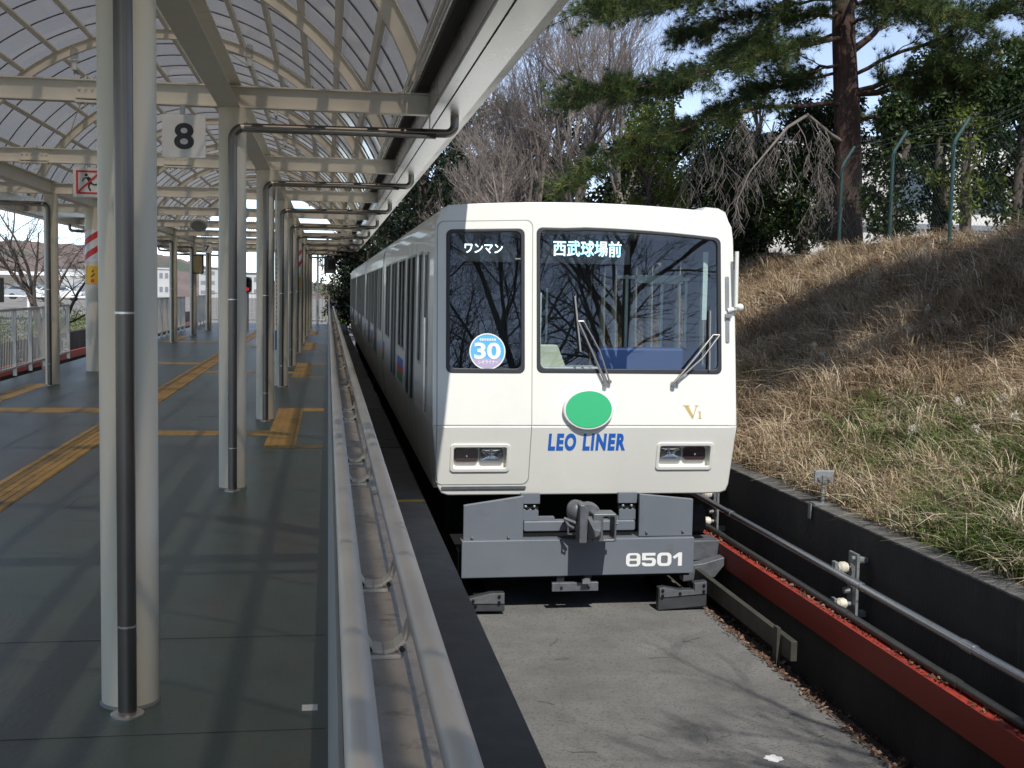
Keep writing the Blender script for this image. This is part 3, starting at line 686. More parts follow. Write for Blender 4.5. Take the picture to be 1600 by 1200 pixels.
def car(y0, y1, lead):
    W = []
    o = y0-9.40
    def wv(a, b_, z0=0.98, z1=1.95): W.append((a+o, b_+o, z0, z1))
    wv(9.98, 10.25, 1.0, 1.93) if lead else wv(9.75, 10.25)
    wv(10.62, 10.98); wv(11.42, 11.96, 0.55, 1.95); wv(12.06, 12.60, 0.55, 1.95); wv(12.98, 13.52); wv(13.56, 14.10)
    wv(14.55, 15.05, 0.55, 1.95); wv(15.15, 15.65, 0.55, 1.95); wv(16.1, 16.6); wv(16.66, 17.2)
    m = MB()
    ys = 9.83 if lead else y0
    side_wall(m, -1, ys, y1, W, 0.0, 0.005); side_wall(m, 1, ys, y1, W, 0.0, 0.005)
    rpts = [p_ for p_ in top_pts if p_[1] >= 2.07]
    b = len(m.v)
    for x, z in rpts: m.v += [(x, ys, z), (x, y1, z)]
    for i in range(len(rpts)-1): m.f.append((b+2*i, b+2*i+1, b+2*i+3, b+2*i+2))
    m.box(0.87, 3.24, ys, y1, 0.0, 0.05)
    end = MB()
    if not lead: end.box(0.86, 3.23, y0, y0+0.04, 0.05, 2.1)
    end.box(0.86, 3.23, y1-0.04, y1, 0.05, 0.9); end.box(0.86, 1.6, y1-0.04, y1, 0.9, 2.1); end.box(2.5, 3.23, y1-0.04, y1, 0.9, 2.1); end.box(1.6, 2.5, y1-0.04, y1, 2.0, 2.1)
    m.v, m.f  # shell
    b_ = m.build('body_shell', 'train_side', tr, smooth=True)
    end.build('end_wall', 'cab_grey', b_)
    for s in (-1, 1):
        li = MB(); side_wall(li, s, ys+0.05, y1-0.05, W, 0.006, 0.056); li.build('interior_lining', 'cab_lining_shaded', b_)
    for s in (-1, 1):
        for (a, c, z0, z1) in W:
            x_ = lambda z: xside(s, z)+s*0.004
            fr = MB()
            for (p_, q_) in (((a-0.01, z0), (c+0.01, z0)), ((c, z0+0.012), (c, z1-0.012)), ((c+0.01, z1), (a-0.01, z1)), ((a, z1-0.012), (a, z0+0.012))):
                fr.bar((x_(p_[1]), p_[0], p_[1]), (x_(q_[1]), q_[0], q_[1]), 0.012, 0.022, (0, 0, 1) if p_[1] == q_[1] else (0, 1, 0))
            fr.build('side_window', 'sheet_grey', b_)
            q = -s*0.030; gm = MB()
            gm.add([(xside(s, z0)+q, a-0.01, z0-0.01), (xside(s, z0)+q, c+0.01, z0-0.01), (xside(s, z1)+q, c+0.01, z1+0.01), (xside(s, z1)+q, a-0.01, z1+0.01)], [(0, 1, 2, 3)])
            gm.build('window_glass', 'glass_side', b_, fix=False)
    for yd in (11.38, 12.01, 12.64, 14.50, 15.10, 15.70):
        ds = MB(); pth = [(xside(-1, z)-0.001, yd+o, z) for z in (0.06, 0.57, 2.05)]
        b0 = 0
        for q in pth: ds.v += [(q[0], q[1]-0.007, q[2]), (q[0], q[1]+0.007, q[2]), (q[0]+0.004, q[1]+0.007, q[2]), (q[0]+0.004, q[1]-0.007, q[2])]
        for q in (0, 4): ds.f += [(q+k, q+(k+1) % 4, q+4+(k+1) % 4, q+4+k) for k in range(4)]
        ds.build('door_seam', 'seam_grey', b_)
    hr = MB(); hr.tube([(xside(-1, 1)-0.02, 9.93+o, 0.62), (xside(-1, 1)-0.02, 9.93+o, 1.4)], 0.012, 8)
    if lead: hr.build('cab_handrail', 'stainless', b_, smooth=True)
    for k, (mt, z0, z1) in enumerate((('letter_blue', 0.775, 0.86), ('red', 0.69, 0.775), ('badge_green', 0.60, 0.69))):
        st = MB()
        for yq in (13.65, 18.02) if lead else (9.5+4.2, 18.0):
            yq += o
            ya, yb = yq-0.5, min(yq+0.45, y1-0.02)
            st.box(xside(-1, z0)-0.004, xside(-1, z0)+0.002, ya, yb, z0, z1)
        st.build('colour_mark', mt, b_)
    un = MB(); un.box(1.0, 3.05, ys+0.3, y1-0.2, -0.45, -0.02); un.build('underframe', 'chassis_black', b_)
    for yq in (y0+1.9, y1-1.9):
        for x0 in (1.12, 2.62): MB().tube([(x0, yq, GZ+0.36), (x0+0.28, yq, GZ+0.36)], 0.36, 28).build('tyre', 'tyre', b_, smooth=True)
    # saloon interior
    for x0, x1 in ((0.90, 1.30), (2.78, 3.18)): MB().box(x0, x1, ys+2.6, y1-0.4, 0.06, 0.48).build('side_bench', 'cab_blue', b_)
    fl_ = MB(); fl_.box(0.88, 3.2, ys, y1-0.05, 0.051, 0.058); fl_.build('floor_sheet', 'cab_grey', b_)
    ce = MB(); ce.box(0.9, 3.2, ys+0.1, y1-0.05, 2.12, 2.15); ce.build('ceiling', 'white_paint', b_)
    return b_
cars = [(9.40, 18.05, True), (18.25, 26.85, False), (27.05, 35.65, False), (35.85, 44.6, False)]
shells = [car(*a) for a in cars]
gw = MB()
for a, b_ in zip(cars[:-1], cars[1:]): gw.box(1.2, 2.9, a[1]-0.0, b_[0]+0.0, 0.05, 2.0)
gw.build('gangway', 'chassis_black', tr)

# windscreens
def grow(pl, d):
    cx = sum(p[0] for p in pl)/len(pl); cz = sum(p[1] for p in pl)/len(pl)
    x0, x1 = min(p[0] for p in pl), max(p[0] for p in pl); z0, z1 = min(p[1] for p in pl), max(p[1] for p in pl)
    return [(cx+(x-cx)*(1+2*d/(x1-x0)), cz+(z-cz)*(1+2*d/(z1-z0))) for x, z in pl]
for nm, wn in (('front_window', lw), ('windscreen', rw)):
    f = on_face(plate(dens(grow(wn, 0.010)), [dens(grow(wn, -0.020))], 0.03, 0.004), fy, 0.005).build(nm, 'window_rubber', tr, smooth=True)
    vs, fs = plate(dens(grow(wn, -0.012)), [], 0.002)
    # a single sheet of glass
    gp = dens(grow(wn, -0.012)); x0, x1 = min(p[0] for p in gp), max(p[0] for p in gp)
    gm = MB(); gm.add([(x, fy(x, z)+0.016, z) for x, z in gp], [tuple(range(len(gp)))])
    gm.build('glass', 'glass', f, fix=False)
seam = rrect(0.845, 1.605, 0.092, 2.165, 0.055, 5, top=lambda x: 0.03*(x-0.85)/0.75)
seam = [(x-(0.012 if z < 0.5 and x > 1.2 else 0), z) for x, z in seam]
on_face(plate(dens(grow(seam, 0.003), 0.06), [dens(grow(seam, -0.004), 0.06)], 0.010), fy, 0.0016).build('door_seam', 'seam_grey', tr)
on_face(plate(dens(rrect(0.895, 1.575, 0.050, 0.080, 0.012, 3)), thick=0.02, bevel=0.003), fy, 0.010).build('step_strip', 'steel_dull', tr)

# head lamps in recesses
for nm, (x0, x1, z0, z1), order in (('headlight_unit', lhr, ('t', 'h')), ('headlight_unit', rhr, ('h', 't'))):
    hu = on_face(plate(rrect(x0-0.028, x1+0.028, z0-0.032, z1+0.03, 0.03, 4), [rrect(x0, x1, z0, z1, 0.015, 3)], 0.022, 0.006), fy, 0.010).build(nm, 'train_cream', tr, smooth=True)
    rc = MB(); D = 0.075
    a = [(x0-0.002, z0-0.002), (x1+0.002, z0-0.002), (x1+0.002, z1+0.002), (x0-0.002, z1+0.002)]
    rc.add([(x, fy(x, z)+0.01, z) for x, z in a]+[(x, fy(x, 0.3)+D, z) for x, z in a], [(0, 1, 5, 4), (1, 2, 6, 5), (2, 3, 7, 6), (3, 0, 4, 7), (4, 5, 6, 7)])
    rc.build('recess', 'train_cream', hu)
    wl = (x1-x0-0.03)/2
    for i, kd in enumerate(order):
        a0 = x0+0.012+i*(wl+0.008); yb = fy(a0, 0.3)+D
        pl = rrect(a0, a0+wl-0.008, z0+0.045, z1-0.015, 0.025, 4)
        if kd == 'h':
            o_ = on_face(plate(pl, [grow(pl, -0.008)], 0.03, 0.003), lambda x, z: yb-0.03).build('headlight', 'chassis_grey', hu)
            cxh, czh = a0+wl/2-0.004, (z0+0.045+z1-0.015)/2
            bw = MB(); n1 = 28
            rings = [(1.0, 0.0), (0.82, 0.010), (0.55, 0.019), (0.25, 0.024), (0.02, 0.025)]
            gpl = grow(pl, -0.006); 
            for sc_, dd in rings:
                for x, z in gpl: bw.v.append((cxh+(x-cxh)*sc_, yb-0.028+dd, czh+(z-czh)*sc_))
            L_ = len(gpl)
            for j in range(len(rings)-1):
                for q in range(L_): bw.f.append((j*L_+q, j*L_+(q+1) % L_, (j+1)*L_+(q+1) % L_, (j+1)*L_+q))
            bw.build('reflector', 'reflector', o_, smooth='all')
            bu = MB(); bu.ball((cxh, yb-0.018, czh), 0.012, 10, 8); bu.build('bulb', 'reflector', o_, smooth='all')
            lg = MB(); lg.add([(x, yb-0.029, z) for x, z in gpl], [tuple(range(L_))]); lg.build('lens', 'globe', o_, fix=False)
        else:
            o_ = on_face(plate(pl, [], 0.03, 0.006), lambda x, z: yb-0.03).build('tail_lamp', 'lens_dark', hu, smooth=True)
            bu = MB(); bu.ball((a0+wl/2, yb-0.031, (z0+z1)/2+0.012), 0.010, 10, 6); bu.build('bulb', 'reflector', o_, smooth='all')

# badge, lettering, numbers
bx_, bz_ = 2.045, 0.705
on_face(plate(ellipse(bx_, bz_, 0.204, 0.162), [], 0.045, 0.008), lambda x, z: fy(bx_, 0.60)-0.035).build('badge_rim', 'white_paint', tr, smooth=True)
on_face(plate(ellipse(bx_, bz_+0.002, 0.186, 0.147), [], 0.006, 0.002), lambda x, z: fy(bx_, 0.60)-0.039).build('badge', 'badge_green', tr, smooth=True)
lo = letters('LEO LINER', 1.735, 2.365, 0.368, 0.512, 0.052, 0.003, 0.04, 1.2)
on_face(lo, fy, 0.002).build('line_lettering', 'letter_blue', tr)
v = MB()
def glyph(pl): v.add(*(lambda vf: ([(x, fy(x, z)+d-0.002, z) for x, d, z in vf[0]], vf[1]))(plate(pl, [], 0.003)))
glyph([(2.838, 0.735), (2.872, 0.735), (2.915, 0.655), (2.912, 0.632), (2.905, 0.632)])
glyph([(2.905, 0.632), (2.912, 0.632), (2.948, 0.735), (2.940, 0.735)])
glyph([(2.828, 0.731), (2.885, 0.731), (2.885, 0.737), (2.828, 0.737)]); glyph([(2.926, 0.731), (2.962, 0.731), (2.962, 0.737), (2.926, 0.737)])
glyph([(2.963, 0.632), (2.976, 0.632), (2.976, 0.69), (2.963, 0.69)]); glyph([(2.955, 0.630), (2.985, 0.630), (2.985, 0.635), (2.955, 0.635)]); glyph([(2.954, 0.684), (2.9635, 0.684), (2.9635, 0.69), (2.954, 0.69)])
v.build('formation_mark', 'gold', tr)

# illuminated displays behind the glass and the round sticker
d1 = MB(); d1.box(1.70, 2.42, 9.56, 9.60, 1.86, 2.09); d1o = d1.build('destination_display', 'window_rubber', tr)
on_face(letters('西武球場前', 1.785, 2.345, 1.915, 2.045, 0.015, 0.003), lambda x, z: 9.548+0.0*z).build('display_text', 'led', d1o)
d2 = MB(); d2.box(0.98, 1.48, 9.56, 9.60, 1.86, 2.07); d2o = d2.build('operation_display', 'window_rubber', tr)
on_face(letters('ワンマン', 1.07, 1.375, 1.925, 2.0, 0.017, 0.003), lambda x, z: 9.548).build('display_text', 'led_white', d2o)
cxs, czs = 1.243, 1.152
st = on_face(plate(ellipse(cxs, czs, 0.143, 0.143), [], 0.004), fy, -0.006).build('anniversary_sticker', 'sticker_blue', tr)
o_, i_ = ring(cxs, czs, 0.143, 0.134); on_face(plate(o_, [i_], 0.003), fy, -0.004).build('white_rim', 'white_paint', st)
low = [(cxs+0.133*math.cos(a), czs+0.133*math.sin(a)) for a in np.linspace(R(205), R(335), 16)]
on_face(plate(low, [], 0.003), fy, -0.0045).build('mauve_foot', 'sticker_mauve', st)
on_face(letters('30', cxs-0.105, cxs+0.105, czs-0.060, czs+0.070, 0.03, 0.003), fy, -0.002).build('numeral', 'white_paint', st)
on_face(letters('レオライナー', cxs-0.070, cxs+0.085, czs-0.097, czs-0.068, 0.02, 0.003), fy, -0.002).build('sticker_text', 'white_paint', st)
on_face(letters('ありがとう', cxs-0.06, cxs+0.07, czs+0.082, czs+0.103, 0.01, 0.003), fy, -0.002).build('sticker_text', 'sign_white', st) if False else None
tb_ = MB()
for k in range(7): tb_.box(cxs-0.062+k*0.019, cxs-0.048+k*0.019, fy(cxs, czs+0.09)+0.003, fy(cxs, czs+0.09)+0.0075, czs+0.084, czs+0.102)
tb_.build('sticker_caption', 'sign_white', st)

# wipers
def wiper(pivot, elbow, b0, b1, dx):
    m = MB()
    P = lambda x, z, l: (x, fy(x, z)-l, z)
    m.tube([P(pivot[0], pivot[1], 0.03), P((pivot[0]+elbow[0])/2, (pivot[1]+elbow[1])/2, 0.05), P(*elbow, 0.035)], [0.011, 0.008, 0.007], 8)
    m.tube([P(pivot[0]+0.03, pivot[1]+0.02, 0.03), P((pivot[0]+elbow[0])/2+dx+0.015, (pivot[1]+elbow[1])/2+0.01, 0.05), P(elbow[0]+dx, elbow[1], 0.035)], [0.007, 0.006, 0.005], 8)
    m.tube([P(*elbow, 0.035), P(elbow[0]+dx, elbow[1], 0.035)], 0.007, 6)
    w_ = m.build('wiper', 'wiper_metal', tr, smooth=True)
    b = MB(); b.bar(P(*b0, 0.018), P(*b1, 0.018), 0.012, 0.022, (0, 1, 0)); b.build('wiper_blade', 'wiper_metal', w_)
    q = MB(); q.tube([P(pivot[0], pivot[1]-0.005, -0.01), P(pivot[0], pivot[1]-0.005, 0.045)], 0.019, 12); q.tube([P(pivot[0]+0.035, pivot[1]+0.01, -0.01), P(pivot[0]+0.035, pivot[1]+0.01, 0.04)], 0.014, 12); q.build('wiper_pivot', 'wiper_metal', w_, smooth=True)
wiper((2.185, 0.915), (1.965, 1.40), (1.94, 1.60), (1.985, 1.16), 0.045)
wiper((2.745, 0.915), (3.075, 1.305), (3.055, 1.50), (3.045, 1.02), 0.055)

# right hand pillar: pale mirror bar on an arm, grey strips
mr_ = MB(); yq = fy(3.26, 1.6)-0.05; mr_.tube([(3.265, yq, 1.53), (3.262, yq+0.01, 1.98)], 0.017, 12); mo = mr_.build('mirror_bar', 'train_cream', tr, smooth=True)
m = MB(); m.tube([(3.21, fy(3.21, 1.52)-0.01, 1.50), (3.30, yq, 1.53)], 0.020, 12); m.ball((3.30, yq, 1.53), 0.032, 12, 8); m.build('mirror_arm', 'train_cream', mo, smooth=True)
m = MB(); m.box(3.185, 3.235, fy(3.2, 1.46)-0.03, fy(3.2, 1.46)+0.01, 1.445, 1.475); m.build('mirror_clamp', 'galv', mo)
for z0, z1 in ((1.50, 1.78), (1.24, 1.44)):
    on_face(plate(dens(rrect(3.188, 3.222, z0, z1, 0.014, 4)), [], 0.014, 0.003), fy, 0.006).build('grey_strip', 'steel_dull', tr, smooth=True)
cn = MB(); cn.prism([(2.98, 2.28), (3.205, 2.26), (3.235, 2.21), (3.20, 2.30), (3.14, 2.33), (3.03, 2.338)], 9.52, 9.9); cn.build('roof_lug', 'train_cream', tr)

# cab interior
co = MB(); co.box(0.9, 3.18, 9.50, 9.72, 0.06, 0.98); co.build('cab_dash', 'cab_grey', tr)
co = MB(); co.prism([(9.46, 0.985), (9.75, 0.985), (9.72, 1.03), (9.48, 1.03)], 1.66, 2.16, 'x'); co.build('dash_ledge', 'sheet_grey', tr)
ct = MB(); ct.prism([(1.675, 0.985), (1.92, 0.985), (1.90, 1.05), (1.84, 1.20), (1.68, 1.20)], 9.56, 9.70); ct.build('control_desk', 'cab_beige', tr, bevel=0.01)
bs = MB(); bs.add(*(lambda vf: ([(x, 9.98+d, z) for x, d, z in vf[0]], vf[1]))(plate(rrect(2.27, 3.19, 0.5, 1.165, 0.04, 5), [], 0.12, 0.02))); bs.build('seat_back', 'cab_blue', tr, smooth=True)
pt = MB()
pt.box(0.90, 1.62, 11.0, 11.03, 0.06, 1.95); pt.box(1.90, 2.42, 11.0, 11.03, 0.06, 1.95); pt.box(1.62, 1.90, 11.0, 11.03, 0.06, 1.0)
pt.box(0.9, 3.2, 11.0, 11.03, 1.96, 2.12); pt.build('cab_partition', 'cab_shaded', tr)
pp = MB()
for x, z1 in ((2.60, 1.79), (2.92, 1.79), (3.14, 1.76)): pp.tube([(x, 10.35, 0.06), (x, 10.35, z1)], 0.015, 10)
pp.tube([(2.50, 10.35, 1.77), (3.17, 10.35, 1.76)], 0.017, 10); pp.build('grab_poles', 'pole_pale', tr, smooth=True)
pc = MB(); pc.box(2.68, 3.10, 10.31, 10.33, 1.72, 1.79); pc.build('overhead_panel', 'pole_pale', tr)
ps = MB(); ps.box(3.06, 3.10, 9.62, 9.65, 1.42, 1.98); ps.build('window_post', 'pole_pale', tr)
sh = MB(); sh.tube([(1.70, 9.60, 1.06), (1.70, 9.60, 1.62)], 0.008, 8); sh.tube([(1.86, 10.2, 1.2), (1.86, 10.2, 1.66)], 0.010, 8); sh.build('cab_rods', 'pole_pale', tr)

# bumper, coupler and guards under the front: the gear stands proud of the body
def gear(o, k=0.971, c=(2.0, 9.22, -0.3), mv=(-0.058, -0.27, 0.056)):
    for q in [o]+list(o.children_recursive):
        if q.type != 'MESH': continue
        off = world_loc(q)
        for v_ in q.data.vertices:
            wv_ = v_.co+off
            v_.co = Vector((c[0]+(wv_.x-c[0])*k+mv[0], c[1]+(wv_.y-c[1])*k+mv[1], c[2]+(wv_.z-c[2])*k+mv[2]))-off
gear_mark = set(bpy.data.objects)
bmx = MB(); bmx.prism([(1.045, -0.325), (2.925, -0.318), (2.925, -0.61), (1.045, -0.62)], 9.22, 9.26); bmx.prism([(1.045, -0.325), (2.925, -0.318), (2.925, -0.33), (1.045, -0.337)], 9.261, 9.40)
bp = bmx.build('bumper_plate', 'chassis_grey', tr, bevel=0.006)
num = MB()
def digit(outer, holes=()):
    vs, fs = plate(outer, holes, 0.003); num.add([(x, 9.218+d, z) for x, d, z in vs], fs)
dz0, dz1 = -0.548, -0.440
def dg_(k): return 2.365+k*0.128
a = dg_(0); digit(rrect(a, a+0.118, dz0, dz1, 0.032, 5), [rrect(a+0.028, a+0.090, dz0+0.018, dz0+0.047, 0.010, 3), rrect(a+0.030, a+0.088, dz0+0.062, dz1-0.017, 0.010, 3)])
a = dg_(1); digit([(a+0.003, dz1), (a+0.112, dz1), (a+0.112, dz1-0.022), (a+0.034, dz1-0.022), (a+0.034, dz1-0.040), (a+0.092, dz1-0.040), (a+0.110, dz1-0.047), (a+0.118, dz1-0.062), (a+0.118, dz0+0.028), (a+0.110, dz0+0.008), (a+0.092, dz0), (a+0.028, dz0), (a+0.008, dz0+0.008), (a, dz0+0.030), (a+0.030, dz0+0.030), (a+0.036, dz0+0.022), (a+0.080, dz0+0.022), (a+0.087, dz0+0.030), (a+0.087, dz0+0.042), (a+0.080, dz0+0.049), (a+0.003, dz0+0.049)])
a = dg_(2); digit(rrect(a, a+0.118, dz0, dz1, 0.034, 5), [rrect(a+0.031, a+0.087, dz0+0.022, dz1-0.022, 0.014, 4)])
a = dg_(3); digit([(a+0.045, dz0), (a+0.077, dz0), (a+0.077, dz1), (a+0.050, dz1), (a+0.0, dz1-0.035), (a+0.014, dz1-0.052), (a+0.045, dz1-0.032)])
num.build('car_number', 'white_paint', bp)
for x, z in ((1.13, -0.30), (1.42, -0.30), (2.54, -0.275), (2.84, -0.27)): MB().tube([(x, 9.245, z), (x, 9.262, z)], 0.011, 8).build('bolt', 'steel_dull', tr)
MB().prism([(1.06, -0.05), (1.535, 0.02), (1.535, -0.335), (1.06, -0.335)], 9.262, 9.30).build('side_plate', 'chassis_grey', tr, bevel=0.005)
MB().prism([(2.475, 0.03), (2.92, -0.015), (2.92, -0.315), (2.475, -0.315)], 9.262, 9.30).build('side_plate', 'chassis_grey', tr, bevel=0.005)
MB().box(1.0, 2.84, 9.05, 9.9, -0.585, -0.37).build('front_light_block', 'chassis_black', tr)  # black box added to keep sun off the ground behind the bumper
MB().box(0.98, 3.04, 9.95, 10.8, -0.66, -0.02).build('front_chassis', 'chassis_black', tr)
cb = MB(); cb.add(*(lambda vf: ([(x, 9.30+d, z) for x, d, z in vf[0]], vf[1]))(plate(rrect(1.545, 2.455, -0.272, -0.19, 0.015, 3), [], 0.10, 0.008))); cb.box(1.66, 1.80, 9.34, 9.40, -0.189, -0.165); cb.box(2.25, 2.40, 9.34, 9.40, -0.189, -0.165)
cb.build('cross_bar', 'chassis_grey', tr, smooth=True)
for xc in (1.60, 2.395):
    m = MB(); m.box(xc-0.078, xc+0.078, 9.33, 9.37, -0.055, 0.03); m.prism([(xc-0.068, -0.19), (xc+0.068, -0.19), (xc+0.068, -0.11), (xc+0.045, -0.095), (xc+0.025, -0.112), (xc, -0.095), (xc-0.025, -0.112), (xc-0.045, -0.095), (xc-0.068, -0.112)], 9.33, 9.36)
    h_ = m.build('hanger_block', 'chassis_grey', tr, bevel=0.003)
    m = MB(); m.box(xc-0.07, xc+0.07, 9.352, 9.38, -0.11, -0.055); m.build('hanger_shadow_gap', 'chassis_black', h_)
    for dx in (-0.035, 0.035): MB().ball((xc+dx, 9.345, -0.078), 0.014, 10, 6).build('hanger_bolt', 'steel_dull', h_, smooth='all')
cp = MB(); y0, y1 = 8.93, 9.10
ox, oz = 2.125, -0.165
on = plate(rrect(ox-0.10, ox+0.085, oz-0.12, oz+0.10, 0.012, 3), [rrect(ox-0.020, ox+0.068, oz-0.10, oz+0.075, 0.012, 3)], 0.17, 0.008)
cp.add([(x, y0+d, z) for x, d, z in on[0]], on[1])
cpo = cp.build('coupler', 'cast_grey', tr, smooth=True)
m = MB(); b_ = [(1.925, -0.30), (1.985, -0.30), (1.995, -0.05), (1.965, 0.0), (1.925, 0.0)]; m.prism(b_, 8.96, 9.12); m.build('coupler_cheek', 'cast_grey', cpo, bevel=0.008)
m = MB(); m.add([(2.0, 8.82, -0.16), (2.065, 8.82, -0.175), (2.05, 8.82, -0.21), (2.02, 8.82, -0.23), (1.985, 8.99, -0.09), (2.105, 8.99, -0.09), (2.105, 8.99, -0.28), (1.985, 8.99, -0.28)], [(0, 1, 2, 3), (0, 4, 5, 1), (1, 5, 6, 2), (2, 6, 7, 3), (3, 7, 4, 0), (4, 7, 6, 5)]); m.build('coupler_horn', 'cast_grey', cpo, bevel=0.008)
m = MB(); m.tube([(2.02, 9.08, -0.12), (2.02, 9.14, -0.12), (2.02, 9.24, -0.13), (2.02, 9.6, -0.14)], [0.10, 0.115, 0.085, 0.07], 24); m.ball((1.935, 9.12, -0.075), 0.085, 18, 12); m.build('coupler_shank', 'cast_grey', cpo, smooth=True)
MB().tube([(2.205, 9.0, -0.155), (2.235, 9.0, -0.155)], 0.013, 8).build('coupler_pin', 'cast_grey', cpo, smooth=True)
m = MB(); m.tube([(1.84, 9.1, -0.14), (1.86, 9.08, -0.18), (1.90, 9.05, -0.20)], 0.012, 8); m.tube([(1.86, 9.08, -0.18), (1.86, 9.08, -0.25), (1.89, 9.07, -0.25)], 0.008, 6); m.tube([(1.83, 9.1, -0.13), (1.95, 9.05, -0.17)], 0.014, 8); m.build('coupler_lever', 'cast_grey', cpo, smooth=True)
m = MB(); m.box(1.765, 2.14, 9.20, 9.24, -0.735, -0.665); se = m.build('sensor_plate', 'cast_grey', tr, bevel=0.004)
m = MB()
for x in (1.84, 2.06): m.tube([(x, 9.192, -0.705), (x, 9.202, -0.705)], 0.012, 8); m.box(x-0.03, x+0.03, 9.241, 9.27, -0.70, -0.55)
m.build('sensor_bolts', 'ink', se)
m = MB(); m.box(2.0, 2.06, 9.15, 9.2, -0.665, -0.63); m.build('sensor_head', 'steel_dull', se)
for q in set(bpy.data.objects)-gear_mark:
    if q.parent is tr and not q.name.startswith('front_'): gear(q)
gl_ = MB(); gl_.prism([(1.06, -0.86+0.06), (1.345, -0.865+0.06), (1.345, -0.66), (1.24, -0.66), (1.06, -0.70)], 8.90, 8.975); g1 = gl_.build('wheel_guard', 'guard_dark', tr, bevel=0.008)
gr_ = MB(); gr_.prism([(2.55, -0.825), (2.94, -0.80), (2.94, -0.60), (2.83, -0.61), (2.83, -0.665), (2.72, -0.665), (2.60, -0.64), (2.55, -0.645)], 8.90, 8.975); g2 = gr_.build('wheel_guard', 'guard_dark', tr, bevel=0.008)
for gg, bpts, pl in ((g1, [(1.10, -0.715), (1.30, -0.685), (1.30, -0.73), (1.12, -0.75)], [(1.07, -0.735), (1.338, -0.74), (1.338, -0.668), (1.235, -0.668), (1.07, -0.707)]), (g2, [(2.58, -0.665), (2.58, -0.705), (2.72, -0.69), (2.91, -0.63), (2.91, -0.675)], [(2.558, -0.72), (2.932, -0.695), (2.932, -0.608), (2.838, -0.618), (2.838, -0.673), (2.718, -0.673), (2.60, -0.648), (2.558, -0.653)])):
    MB().prism(pl, 8.89, 8.899).build('guard_plate', 'cast_grey', gg)
    for x, z in bpts: MB().ball((x, 8.887, z), 0.013, 10, 6).build('guard_bolt', 'chassis_black', gg, smooth='all')
for x0, x1 in ((1.12, 1.24), (2.66, 2.78)): MB().box(x0, x1, 8.98, 9.75, -0.80, -0.70).build('guard_arm', 'chassis_black', tr)
# collector arms reaching to the power rails
m = MB(); m.box(2.95, 3.3, 9.7, 9.95, -0.62, -0.45); m.prism([(2.93, -0.75), (3.2, -0.72), (3.28, -0.62), (3.28, -0.55), (3.1, -0.60), (2.93, -0.62)], 9.5, 9.62); m.build('collector_arm', 'cast_grey', tr, bevel=0.006)
m = MB(); m.tube([(3.0, 9.9, -0.30), (3.2, 9.9, -0.30)], 0.12, 20); m.build('guide_wheel', 'tyre', tr, smooth=True)

# ------------------------------------------------------------------ guideway on the right
wl_ = thing('retaining_wall', 'dark stained concrete wall with weathered grey top below the grassy bank', 'wall', (3.77, 20, -1.2))
MB().box(3.70, 3.86, -8, 75, -1.25, 0.015).build('wall_face', 'wall_stained', wl_)
MB().box(3.692, 3.87, -8, 75, 0.015, 0.035).build('wall_cap', 'wall_top', wl_, bevel=0.006)
lg = thing('rail_ledge', 'dark concrete ledge carrying the red channel beam', 'ledge', (3.5, 20, -1.2))
MB().box(3.33, 3.70, -8, 75, -1.25, -0.66).build('ledge', 'wall_stained', lg)
rb_ = thing('guide_beam', 'red painted steel guide beam running along the trackway', 'beam', (3.34, 20, -0.6))
MB().prism([(3.295, -0.652), (3.40, -0.652), (3.40, -0.64), (3.307, -0.64), (3.307, -0.482), (3.40, -0.482), (3.40, -0.470), (3.295, -0.470)], -8, 75).build('channel', 'red_beam', rb_)
def power_rail(x, z, rr, mt, label):
    t = thing('power_rail', label, 'rail', (x, 20, z))
    m = MB(); m.tube([(x, -8, z), (x, 75, z)], rr, 16); m.build('tube', mt, t, smooth=True)
    for y in (5.95, 7.35, 9.9, 13, 18): MB().tube([(x, y-0.06, z), (x, y+0.06, z)], rr+0.005, 16).build('rail_sleeve', mt, t, smooth=True)
    m = MB(); m.box(x+0.5*rr, x+1.15*rr, -8, 75, z-rr*0.4, z+rr*0.5); m.build('rail_cover', 'rail_dark', t)
power_rail(3.455, -0.255, 0.026, 'rail_alu', 'upper grey metal power rail tube above the red beam')
power_rail(3.375, -0.442, 0.025, 'rail_dark', 'lower black power rail tube just above the red beam')
def rail_bracket(y, label):
    t = thing('rail_bracket', label, 'bracket', (3.62, y, -0.35), 'insulator brackets on the retaining wall')
    m = MB(); m.box(3.60, 3.62, y-0.07, y+0.07, -0.62, -0.13); m.box(3.62, 3.70, y-0.03, y+0.03, -0.20, -0.16); m.box(3.62, 3.70, y-0.03, y+0.03, -0.58, -0.54); m.build('back_plate', 'galv', t, bevel=0.003)
    for z in (-0.235, -0.49):
        q = MB(); q.tube([(3.49, y, z), (3.505, y, z), (3.51, y, z), (3.545, y, z), (3.55, y, z), (3.56, y, z)], [0.026, 0.036, 0.042, 0.042, 0.034, 0.034], 20); io = q.build('insulator', 'porcelain', t, smooth=True)
        q = MB(); q.tube([(3.56, y, z), (3.60, y, z)], 0.016, 10); q.build('insulator_pin', 'galv', io)
        q = MB(); q.box(3.46, 3.485, y-0.03, y+0.03, z-0.03, z+0.045); q.build('rail_clip', 'galv', io, bevel=0.003)
    q = MB(); q.tube([(3.55, y+0.02, -0.40), (3.60, y+0.02, -0.40)], 0.022, 10); q.prism([(3.545, -0.34), (3.60, -0.31), (3.60, -0.22), (3.565, -0.19), (3.575, -0.27)], y-0.05, y-0.035); q.tube([(3.575, y-0.03, -0.165), (3.60, y-0.03, -0.165)], 0.018, 10); q.build('fastener', 'steel_dull', t, bevel=0.002)
    return t
b1 = rail_bracket(7.75, 'insulator bracket on the wall nearest the camera, below the T post')
